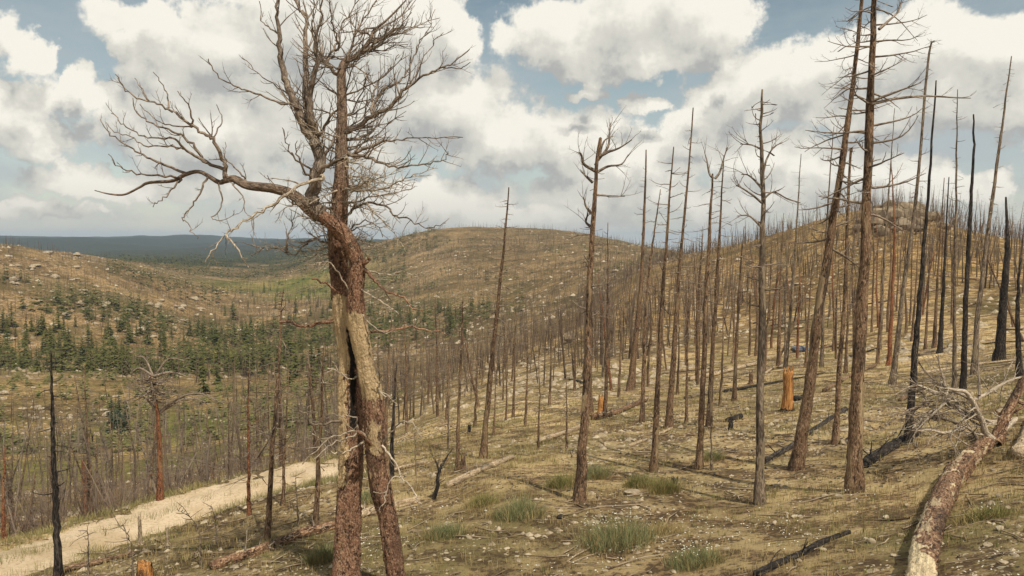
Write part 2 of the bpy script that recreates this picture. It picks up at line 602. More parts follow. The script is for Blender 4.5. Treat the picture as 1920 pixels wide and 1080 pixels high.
def bark_mat(name, dark, mid, light, bare=(0.42, 0.29, 0.15), bare_amt=0.5, char_amt=0.3, zs=0.22, scale=9.0, gain=1.0, vary=0.35):
    m, b, bs = material(name)
    tc = b.attr('rest', 'Vector')
    rnd = objrand(b)
    off = b.vm('SCALE', b.xyz(rnd, rnd, rnd))
    off.node.inputs[3].default_value = 37.0
    p = b.vm('ADD', tc, off)
    s = b.vm('MULTIPLY', p, (1, 1, zs))
    n1 = b.noise(s, scale, 6, 0.62, dist=0.4)
    n2 = b.noise(s, scale * 3.1, 4, 0.6)
    c = b.mix(b.ss(n1, 0.40, 0.54), dark, mid)
    c = b.mix(b.ss(n2, 0.50, 0.62), c, light)
    flake = b.noise(b.vm('MULTIPLY', p, (1, 1, zs * 1.8)), scale * 1.7, 3, 0.7, dist=1.2)
    c = b.mix(b.ss(flake, 0.55, 0.64, 0, 0.55), c, tuple(min(1, v * 1.5) for v in light))
    big = b.noise(b.vm('MULTIPLY', p, (1.6, 1.6, 0.55)), 1.3, 4, 0.55)
    c = b.mix(b.m('MULTIPLY', b.ss(big, 0.53, 0.60), char_amt), c, (0.018, 0.015, 0.013))
    big2 = b.noise(b.vm('MULTIPLY', b.vm('ADD', p, (9, 3, 5)), (2.2, 2.2, 0.45)), 1.6, 4, 0.55)
    bmask = b.m('MULTIPLY', b.ss(b.m('ADD', big2, b.m('MULTIPLY_ADD', n2, 0.12, -0.06)), 0.585, 0.62), bare_amt)
    bmask = b.m('MAXIMUM', bmask, b.ss(b.m('ADD', b.attr('bare'), b.m('MULTIPLY_ADD', n1, 1.8, -0.9)), 0.46, 0.56))
    grain = b.noise(b.vm('MULTIPLY', p, (1, 1, 0.06)), 42.0, 4, 0.7)
    wood = b.mix(b.ss(grain, 0.38, 0.62), tuple(v * 0.62 for v in bare), bare)
    wood = b.mix(b.ss(big, 0.45, 0.6, 0, 0.25), wood, (0.34, 0.26, 0.18))
    wood = b.mix(b.ss(flake, 0.58, 0.66, 0, 0.8), wood, mid)
    c = b.mix(bmask, c, wood)
    c = b.mix(b.ss(b.m('ADD', b.attr('char'), b.m('MULTIPLY_ADD', n1, 0.8, -0.4)), 0.42, 0.6), c, (0.02, 0.016, 0.013))
    grey = b.mix(b.ss(n1, 0.38, 0.6), (0.105, 0.080, 0.062), (0.30, 0.235, 0.18))
    c = b.mix(b.attr('weather'), c, grey)
    v = b.m('MULTIPLY_ADD', rnd, vary, gain - vary * 0.5)
    c = b.mix(1.0, c, b.xyz(v, v, v), 'MULTIPLY')
    b.l.new(c, bs.inputs['Base Color'])
    bump(b, bs, b.m('ADD', n1, b.m('MULTIPLY', n2, 0.5)), 1.0, 0.06)
    return m


M = {}
M['big_bark'] = bark_mat('old_pine_bark', (0.070, 0.036, 0.023), (0.26, 0.132, 0.080), (0.44, 0.28, 0.185), bare=(0.78, 0.57, 0.32), bare_amt=0.25, char_amt=0.4, zs=0.45, scale=17)
M['limb'] = bark_mat('weathered_limb', (0.105, 0.080, 0.062), (0.225, 0.172, 0.132), (0.37, 0.295, 0.23), bare=(0.30, 0.22, 0.15), bare_amt=0.3, char_amt=0.25, zs=0.3, scale=11, vary=0.3)
M['pale'] = bark_mat('bleached_lit_branch', (0.20, 0.15, 0.11), (0.40, 0.325, 0.245), (0.58, 0.49, 0.38), bare=(0.46, 0.38, 0.28), bare_amt=0.3, char_amt=0.05, zs=0.3, scale=14, vary=0.3)  # bleached dead wood; on the big pine's lower limbs, light painted into the colour
M['brown'] = bark_mat('burnt_brown_bark', (0.045, 0.027, 0.017), (0.160, 0.096, 0.056), (0.31, 0.205, 0.13), bare=(0.42, 0.30, 0.17), bare_amt=0.55, char_amt=0.5, scale=13, zs=0.3)
M['grey'] = bark_mat('grey_dead_bark', (0.060, 0.045, 0.033), (0.16, 0.118, 0.082), (0.30, 0.235, 0.17), bare=(0.40, 0.31, 0.2), bare_amt=0.6, char_amt=0.5)
M['red'] = bark_mat('red_pine_bark', (0.07, 0.026, 0.014), (0.21, 0.082, 0.040), (0.36, 0.17, 0.09), bare_amt=0.35, char_amt=0.35, zs=0.4, scale=12)
M['char'] = bark_mat('charred_wood', (0.009, 0.008, 0.007), (0.028, 0.023, 0.020), (0.085, 0.070, 0.058), bare_amt=0.0, char_amt=0.5)
M['orange'] = bark_mat('split_orange_wood', (0.16, 0.06, 0.02), (0.50, 0.215, 0.065), (0.62, 0.34, 0.13), bare_amt=0.0, char_amt=0.6, zs=0.10, scale=16)
M['log'] = bark_mat('fallen_log_bark', (0.045, 0.024, 0.016), (0.17, 0.090, 0.052), (0.36, 0.235, 0.145), bare=(0.74, 0.60, 0.38), bare_amt=0.6, char_amt=0.5, zs=0.5, scale=9)
M['wood'] = bark_mat('bleached_log_wood', (0.19, 0.13, 0.08), (0.36, 0.27, 0.175), (0.50, 0.40, 0.28), bare_amt=0.2, char_amt=0.25, zs=0.3, scale=10)


def ground_mat():
    m, b, bs = material('dry_slope_ground')
    p = b.new('ShaderNodeNewGeometry').outputs['Position']
    tint = b.attr('tint', 'Color')
    n_big = b.noise(p, 0.23, 5, 0.6)
    n_mid = b.noise(p, 1.1, 5, 0.62)
    n_fine = b.noise(p, 7.0, 6, 0.68)
    n_far = b.noise(p, 0.045, 6, 0.66)
    soil, straw = (0.335, 0.222, 0.120), (0.50, 0.375, 0.195)
    olive, litter = (0.150, 0.138, 0.052), (0.115, 0.078, 0.046)
    c = b.mix(b.ss(n_mid, 0.38, 0.62), soil, straw)
    g = b.m('ADD', b.m('MULTIPLY', n_big, 0.6), b.m('MULTIPLY', n_fine, 0.4))
    c = b.mix(b.ss(g, 0.48, 0.60, 0, 0.7), c, olive)
    c = b.mix(b.ss(b.m('ADD', b.m('MULTIPLY', n_fine, 0.6), b.m('MULTIPLY', n_mid, 0.4)), 0.53, 0.44, 0, 0.95), c, litter)
    # pale chips of rock
    vo = b.new('ShaderNodeTexVoronoi')
    vo.inputs['Scale'].default_value = 6.0
    vo.inputs['Randomness'].default_value = 1.0
    b.l.new(b.vm('ADD', p, b.vm('MULTIPLY', b.noise(p, 9, 2, 0.5, col=True), (0.12, 0.12, 0.12))), vo.inputs['Vector'])
    stones = b.m('MULTIPLY', b.ss(vo.outputs['Distance'], 0.26, 0.20), b.ss(b.sep(vo.outputs['Color'])[0], 0.74, 0.80))
    stones = b.m('MULTIPLY', stones, b.ss(n_big, 0.38, 0.52))
    c = b.mix(stones, c, (0.52, 0.45, 0.32))
    # broader mottling that carries on over the far slopes
    f = b.m('MULTIPLY_ADD', b.ss(n_far, 0.32, 0.68), 0.85, 0.52)
    c = b.mix(1.0, c, b.xyz(f, f, f), 'MULTIPLY')
    dist = b.vm('LENGTH', p, out=1)
    farg = b.noise(b.vm('ADD', p, (300, 80, 0)), 0.022, 6, 0.7)
    c = b.mix(b.m('MULTIPLY', b.ss(dist, 150, 320), b.ss(farg, 0.45, 0.62, 0, 0.65)), c, (0.125, 0.112, 0.050))
    outcrop = b.ss(b.m('ADD', b.noise(b.vm('MULTIPLY', p, (1, 1, 2.5)), 0.35, 5, 0.7), b.m('MULTIPLY_ADD', b.attr('rock'), 0.22, -0.22)), 0.545, 0.60)
    c = b.mix(b.m('MULTIPLY', outcrop, b.ss(b.attr('rock'), 0.05, 0.5)), c, (0.48, 0.38, 0.255))
    mead = b.mix(b.ss(n_far, 0.35, 0.65), (0.125, 0.165, 0.035), (0.26, 0.25, 0.075))
    c = b.mix(b.attr('meadow'), c, mead)
    c = b.mix(b.attr('wooded'), c, b.mix(b.ss(n_far, 0.4, 0.6), (0.022, 0.032, 0.014), (0.048, 0.056, 0.022)))
    c = b.mix(1.0, c, tint, 'MULTIPLY')
    b.l.new(c, bs.inputs['Base Color'])
    bs.inputs['Roughness'].default_value = 0.95
    bs.inputs['Specular IOR Level'].default_value = 0.05
    bump(b, bs, b.m('ADD', b.m('MULTIPLY', n_mid, 1.0), b.m('MULTIPLY', n_fine, 0.55)), 0.7, 0.12)
    return m


def road_mat():
    m, b, bs = material('sandy_track')
    p = b.new('ShaderNodeNewGeometry').outputs['Position']
    n1, n2 = b.noise(p, 0.9, 5, 0.6), b.noise(p, 11, 5, 0.7)
    c = b.mix(b.ss(n1, 0.35, 0.65), (0.45, 0.34, 0.215), (0.57, 0.45, 0.31))
    c = b.mix(b.ss(n2, 0.50, 0.66, 0, 0.65), c, (0.25, 0.175, 0.10))
    c = b.mix(b.ss(b.noise(p, 0.35, 5, 0.7), 0.52, 0.66, 0, 0.7), c, (0.24, 0.185, 0.09))
    b.l.new(c, bs.inputs['Base Color'])
    bs.inputs['Roughness'].default_value = 0.95
    bump(b, bs, n2, 0.5, 0.05)
    return m


def flat_mat(name, c1, c2, scale=2.0, rough=0.9, trans=0.0):
    m, b, bs = material(name)
    p = b.new('ShaderNodeNewGeometry').outputs['Position']
    n = b.noise(p, scale, 4, 0.6)
    c = b.mix(b.ss(n, 0.35, 0.65), c1, c2)
    b.l.new(c, bs.inputs['Base Color'])
    bs.inputs['Roughness'].default_value = rough
    return m


M['ground'] = ground_mat()
M['road'] = road_mat()
M['rock'] = flat_mat('pale_granite', (0.24, 0.19, 0.13), (0.46, 0.38, 0.27), 3.0)
M['rock_far'] = flat_mat('hillside_granite', (0.15, 0.112, 0.072), (0.32, 0.25, 0.17), 0.3)
M['needles'] = flat_mat('conifer_needles', (0.050, 0.056, 0.016), (0.108, 0.108, 0.031), 0.15)
M['spruce'] = flat_mat('blue_green_needles', (0.026, 0.040, 0.024), (0.048, 0.066, 0.040), 0.5)
M['far_trunk'] = flat_mat('far_burnt_trunk', (0.085, 0.058, 0.040), (0.205, 0.150, 0.104), 0.35)
M['hill_trunk'] = flat_mat('hill_burnt_trunk', (0.075, 0.052, 0.036), (0.165, 0.118, 0.080), 0.35)
M['brush'] = flat_mat('dead_brush', (0.12, 0.082, 0.060), (0.25, 0.185, 0.140), 0.6)
M['tangle'] = flat_mat('grey_dead_saplings', (0.12, 0.092, 0.070), (0.27, 0.215, 0.165), 0.5)
M['grass_dry'] = flat_mat('dry_grass', (0.27, 0.195, 0.085), (0.44, 0.35, 0.17), 1.2)
M['grass_green'] = flat_mat('green_grass', (0.14, 0.145, 0.048), (0.27, 0.245, 0.09), 0.7)
M['shrub'] = flat_mat('grey_green_shrub', (0.125, 0.140, 0.062), (0.25, 0.255, 0.120), 6.0)
M['flower'] = flat_mat('white_flowers', (0.62, 0.60, 0.52), (0.80, 0.78, 0.70), 3.0)
M['verge'] = flat_mat('verge_grass', (0.17, 0.165, 0.06), (0.40, 0.33, 0.16), 1.0)
M['bush'] = flat_mat('olive_bushes', (0.085, 0.090, 0.030), (0.19, 0.175, 0.065), 0.12)
M['boulder'] = flat_mat('pale_boulder_granite', (0.30, 0.24, 0.17), (0.50, 0.42, 0.31), 0.2)  # paler stone colour for the far boulders
M['litter'] = flat_mat('fallen_twigs', (0.14, 0.095, 0.06), (0.38, 0.30, 0.21), 1.5)
M['blue_rock'] = flat_mat('blue_grey_stone', (0.07, 0.08, 0.10), (0.19, 0.20, 0.22), 2.5)
M['burnt_rock'] = flat_mat('sooty_stone', (0.03, 0.025, 0.02), (0.10, 0.08, 0.06), 3)

# ------------------------------------------------------------------ ground sheet
def build_ground():
    az = np.concatenate([np.radians(np.linspace(-180, -44, 56, endpoint=False)), np.radians(np.linspace(-44, 44, 480)), np.radians(np.linspace(44, 180, 57)[1:-1])])
    rr = np.exp(np.linspace(math.log(1.2), math.log(8200), 350))
    A, R = np.meshgrid(az, rr, indexing='ij')
    X, Y = R * np.sin(A), R * np.cos(A)
    Z = height(X, Y)
    na, nr = len(az), len(rr)
    V = np.stack([X, Y, Z], -1).reshape(-1, 3)
    c = len(V)
    V = np.vstack([V, [0, 0, gz(0.0, 0.01)]])
    i = np.arange(na)[:, None]
    k = (i + 1) % na
    j = np.arange(nr - 1)[None, :]
    Q = np.stack([i * nr + j + 1, k * nr + j + 1, k * nr + j, i * nr + j], -1).reshape(-1, 4)
    T = np.stack([np.arange(na) * nr, ((np.arange(na) + 1) % na) * nr, np.full(na, c)], -1)
    me = mesh_from('ground', V, Q, T)
    x, y = V[:, 0], V[:, 1]
    r = np.hypot(x, y)
    px, py = project(x, np.maximum(y, 1.0), V[:, 2])
    nz = fbm(x / 60, y / 60, 5)

    def blob(px0, py0, rad, sx=1.0, sy=1.0):
        h = hit(px0, py0)
        d = np.hypot((x - h[0]) / (rad * sx), (y - h[1]) / (rad * sy))
        return np.clip(1.25 - d + nz * 0.9, 0, 1)
    mead = np.zeros(len(V))
    for a in MEADOWS:
        mead = np.maximum(mead, blob(*a))
    mead *= 0.9
    # open green floor of the valley below the track
    fl = np.clip((x < -14) * (1.15 - np.abs(r - 105) / 80) + fbm(x / 25, y / 25, 8) * 1.3 - 0.2, 0, 1) * (x < -16)
    mead = np.maximum(mead, np.clip(fl * 1.4 - 0.5 + fbm(x / 9, y / 9, 77), 0, 1) * 0.75)
    wood = np.clip((r - 950) / 500 + nz * 1.2, 0, 1) * np.clip((x / np.maximum(r, 1) + 0.06) / -0.08, 0, 1)
    wood = np.maximum(wood, np.clip((r - 2300) / 400, 0, 1))
    rock = np.clip((r - 45) / 60, 0, 1) * (0.80 + 0.9 * fbm(x / 35, y / 35, 21)) * np.where(x > 0, 1.0, np.clip((r - 260) / 60, 0, 1))
    rock = np.maximum(rock, np.clip(1.3 - np.abs(px - 1000) / 130, 0, 1) * np.clip(1.2 - np.abs(r - 85) / 55, 0, 1))
    rock = np.maximum(rock, np.clip(1.1 - np.hypot((px - 1690) / 80, (py - 385) / 45), 0, 1))
    fattr(me, 'meadow', mead)
    fattr(me, 'wooded', wood * 0.95)
    fattr(me, 'rock', np.clip(rock, 0, 1))
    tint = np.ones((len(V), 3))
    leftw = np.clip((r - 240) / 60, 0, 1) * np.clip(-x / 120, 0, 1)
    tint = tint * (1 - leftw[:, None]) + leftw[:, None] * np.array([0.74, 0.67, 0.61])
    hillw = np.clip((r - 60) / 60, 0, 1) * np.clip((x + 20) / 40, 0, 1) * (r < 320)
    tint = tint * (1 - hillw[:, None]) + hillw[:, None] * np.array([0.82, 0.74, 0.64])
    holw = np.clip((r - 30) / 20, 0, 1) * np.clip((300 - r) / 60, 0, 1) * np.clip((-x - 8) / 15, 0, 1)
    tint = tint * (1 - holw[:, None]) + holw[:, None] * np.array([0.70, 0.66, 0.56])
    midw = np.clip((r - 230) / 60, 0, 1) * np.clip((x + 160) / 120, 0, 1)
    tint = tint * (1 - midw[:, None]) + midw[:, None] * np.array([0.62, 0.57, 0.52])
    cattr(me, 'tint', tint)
    tag(link('ground', me, M['ground']), kind='structure')


MEADOWS = [(10, 690, 24, 1.6, 0.8), (490, 660, 26, 1.2, 0.8), (560, 528, 75, 1.0, 1.3), (640, 545, 60), (350, 790, 12), (450, 668, 16)]
build_ground()


def build_road():
    n = 220
    t = np.linspace(0, len(ROAD) - 1, n)
    C = np.stack([np.interp(t, np.arange(len(ROAD)), ROAD[:, k]) for k in range(2)], 1)
    D = np.gradient(C, axis=0)
    D /= np.linalg.norm(D, axis=1)[:, None]
    N = np.stack([-D[:, 1], D[:, 0]], 1)
    m = 15
    s = np.linspace(-1, 1, m)
    wl = ROAD_W * (1.0 + 0.3 * vnoise(t * 0.5, t * 0, 61) + 0.16 * vnoise(t * 2.3, t * 0, 62))
    wr = ROAD_W * (1.0 + 0.3 * vnoise(t * 0.5, t * 0, 63) + 0.16 * vnoise(t * 2.5, t * 0, 64))
    w = np.where(s[None, :] < 0, wl[:, None], wr[:, None])
    X = C[:, None, 0] + N[:, None, 0] * s * w
    Y = C[:, None, 1] + N[:, None, 1] * s * w
    Z = height(X, Y) + 0.05 - 0.075 * np.abs(s) ** 4
    V = np.stack([X, Y, Z], -1).reshape(-1, 3)
    i = np.arange(n - 1)[:, None] * m
    j = np.arange(m - 1)[None, :]
    Q = np.stack([i + j, i + m + j, i + m + j + 1, i + j + 1], -1).reshape(-1, 4)
    tag(link('dirt_track', mesh_from('dirt_track', V, Q[:, ::-1]), M['road']), kind='structure')


build_road()
# ------------------------------------------------------------------ dead wood
def grow(mb, p0, d0, L, r0, rng, up=0.25, wob=0.18, nseg=7, sides=5, r1=0.25, depth=1, sub=(4, 0.45), droop=0.0):
    """one dead branch: a curving tapered tube that turns up towards its tip, with finer twigs"""
    d = np.asarray(d0, float) / np.linalg.norm(d0)
    P, D = [np.asarray(p0, float)], [d]
    bend = rng.normal(0, wob, 3)
    for i in range(nseg):
        t = (i + 1) / nseg
        d = d + (rng.normal(0, wob, 3) * 0.55 + bend * 0.35) + np.array([0, 0, up * t * 0.5 - droop * (1 - t) * 0.4])
        d = d / np.linalg.norm(d)
        P.append(P[-1] + d * L / nseg)
        D.append(d)
    P = np.array(P)
    R = r0 * np.linspace(1, r1, nseg + 1)
    mb.tube(P, R, sides)
    if depth > 0:
        n, f = sub
        k = max(1, int(round(n * (0.7 + 0.6 * rng.random()))))
        for q in range(k):
            t = 0.22 + 0.74 * (q + rng.random()) / k
            j = min(int(t * nseg), nseg - 1)
            a = P[j] + (P[j + 1] - P[j]) * (t * nseg - j)
            side = np.cross(D[j], rng.normal(0, 1, 3))
            side /= np.linalg.norm(side) + 1e-9
            dd = D[j] * 0.75 + side * (0.55 + 0.4 * rng.random()) + np.array([0, 0, 0.22])
            grow(mb, a, dd, L * f * (1.15 - 0.6 * t) * (0.6 + 0.7 * rng.random()), max(r0 * (1 - (1 - r1) * t) * 0.62, 0.0035), rng,
                 up * 1.3, wob * 1.1, max(3, nseg - 3), max(3, sides - 1), 0.3, depth - 1, (max(1, n * 0.55), f * 0.9))
    return P, D


def px3(p, depth):
    return ray(p[0], p[1]) * depth


def relief(me, S, amp, fx=9.0, fz=2.2, seed=0):
    """push bark ridges and fissures out of a trunk mesh; uses its rest coordinates"""
    n = len(me.vertices)
    co, rc = np.empty(n * 3, np.float32), np.empty(n * 3, np.float32)
    me.vertices.foreach_get('co', co)
    me.attributes['rest'].data.foreach_get('vector', rc)
    co, rc = co.reshape(-1, 3).astype(float), rc.reshape(-1, 3)
    ctr = np.empty_like(co)
    for i in range(0, n, 2000):
        d = ((co[i:i + 2000, None, :] - S[None]) ** 2).sum(-1)
        ctr[i:i + 2000] = S[np.argmin(d, 1)]
    th = np.arctan2(rc[:, 1], rc[:, 0])
    rad = np.hypot(rc[:, 0], rc[:, 1])
    u, v = np.cos(th) * rad * fx * 3 + 5, np.sin(th) * rad * fx * 3
    nz = fbm(u + rc[:, 2] * fz, v - rc[:, 2] * fz * 0.7, seed, 4)
    ridge = 1 - 2 * np.abs(fbm(u * 1.7 + rc[:, 2] * 0.9, v * 1.7 + rc[:, 2] * 0.7, seed + 5, 2))
    dv = co - ctr
    co = co + dv * (amp * (nz * 1.2 + (ridge - 0.75) * 0.8))[:, None]
    me.vertices.foreach_set('co', co.astype(np.float32).ravel())
    me.update()


def bare_attrs(me, fn):
    co = np.empty(len(me.vertices) * 3, np.float32)
    me.vertices.foreach_get('co', co)
    b, c, w = fn(co.reshape(-1, 3))
    fattr(me, 'bare', b)
    fattr(me, 'char', c)
    fattr(me, 'weather', w)


# -- the big two-stemmed pine -------------------------------------------------
def big_pine():
    rng = np.random.default_rng(11)
    base = hit(650, 1106)
    d0 = base[1]
    k = d0 / F                                      # metres per photo pixel at the tree
    root = empty('dead_pine', base)
    tag(root, 'large bare two-stemmed dead pine with red-brown bark and one long sideways limb', 'tree')

    def stem(name, pts, dys, mat, sides, rough=0.05):
        P = np.array([px3(p, d0 + dy) for p, dy in zip(pts, dys)])
        W = np.array([p[2] for p in pts]) * 0.5 * k * np.interp([p[1] for p in pts], [420, 560], [1.0, 1.1])
        n = 7
        P[19:] += rng.normal(0, 0.03, P[19:].shape)
        S = spline(np.column_stack([P, W]), n)
        fine = spline(np.column_stack([P, W]), 22)
        mb = MB()
        mb.tube(fine[:, :3], fine[:, 3], sides, 0.03, rng)
        return mb, S

    # stem one: thick straight trunk
    s1 = [(647, 1135, 66), (648, 1100, 56), (650, 1060, 48), (652, 992, 44), (654, 929, 42), (658, 866, 41), (657, 803, 41), (656, 740, 39), (654, 660, 36), (645, 597, 36), (638, 534, 34),
          (633, 471, 34), (634, 420, 33), (637, 377, 29), (640, 330, 26), (641, 267, 22), (642, 222, 19), (641, 167, 17), (641, 133, 16), (648, 118, 13), (670, 103, 9), (692, 78, 7), (706, 56, 5), (720, 39, 4), (742, 17, 3), (762, -4, 2.5)]
    mb, S1 = stem('trunk', s1, np.zeros(len(s1)), None, 40)
    me = mb.mesh('trunk', base)
    relief(me, S1[:, :3] - base, 0.16, seed=3)
    zt = lambda py: (px3((650, py), d0) - base)[2]

    def a1(co):
        x, y, z = co[:, 0], co[:, 1], co[:, 2]
        sx = np.interp(z + base[2], S1[:60, 2], S1[:60, 0]) - base[0]
        rr = np.interp(z + base[2], S1[:60, 2], S1[:60, 3])
        u = (x - sx) / np.maximum(rr, 1e-3)
        inz = lambda a, b: np.clip((z - zt(a)) / 0.2, 0, 1) * np.clip((zt(b) - z) / 0.2, 0, 1)
        left = np.clip(1.15 - np.abs(u + 0.75) * 1.0, 0, 1) * inz(925, 545) + np.clip(0.95 - np.abs(u + 0.2) * 0.9, 0, 1) * inz(700, 545)
        char = np.clip(0.72 - np.abs(u - 0.45) * 0.9, 0, 1) * inz(820, 590) + 0.3 * inz(1125, 960) * np.clip(0.9 - np.abs(u), 0, 1) + 0.45 * inz(545, 480)
        return left, char, np.clip((z - zt(430)) / (zt(300) - zt(430)), 0, 1) * 0.6
    bare_attrs(me, a1)
    link('trunk', me, M['big_bark'], root)

    # stem two: leans across the first and becomes the long left limb
    s2 = [(748, 1130, 42), (743, 1080, 33), (733, 1007, 31), (727, 967, 31), (714, 913, 36), (706, 850, 37), (704, 803, 37), (699, 740, 33), (690, 707, 29), (683, 667, 29), (675, 629, 32), (668, 591, 31),
          (667, 550, 27), (670, 503, 28), (667, 481, 28), (657, 459, 28), (644, 438, 28), (628, 422, 27), (608, 408, 24), (586, 393, 22), (552, 373, 20), (517, 354, 18), (470, 344, 16), (442, 339, 14), (419, 343, 11), (403, 337, 9), (376, 326, 7),
          (353, 329, 8), (318, 335, 6.5), (287, 346, 5.5), (263, 354, 4.5), (232, 366, 4), (203, 372, 3), (174, 362, 1.8)]
    dy2 = np.interp(np.arange(len(s2)), [0, 12, 17, 21, 34], [-0.25, -0.42, -0.45, -0.3, 0.25])
    mb, S2 = stem('stem', s2, dy2, None, 36)
    me = mb.mesh('stem', base)
    relief(me, S2[:, :3] - base, 0.15, seed=9)

    def a2(co):
        x, y, z = co[:, 0], co[:, 1], co[:, 2]
        cut = 16 * 7
        sx = np.interp(z + base[2], S2[:cut, 2], S2[:cut, 0]) - base[0]
        rr = np.interp(z + base[2], S2[:cut, 2], S2[:cut, 3])
        u = (x - sx) / np.maximum(rr, 1e-3)
        inz = lambda a, b: np.clip((z - zt(a)) / 0.18, 0, 1) * np.clip((zt(b) - z) / 0.18, 0, 1)
        bare = np.clip(1.25 - np.abs(u + 0.1) * 0.6, 0, 1) * inz(750, 570) + 0.85 * np.clip(1.15 - np.abs(u), 0, 1) * inz(850, 765) + 0.38 * inz(900, 850)
        char = 0.5 * np.clip(1 - np.abs(u - 0.8), 0, 1) * inz(690, 600)
        return bare, char, np.clip((-(x - (px3((625, 420), d0)[0] - base[0]))) / 0.7, 0, 1) * np.clip((z - zt(480)) / 0.2, 0, 1) * 0.8
    bare_attrs(me, a2)
    link('stem', me, M['big_bark'], root)

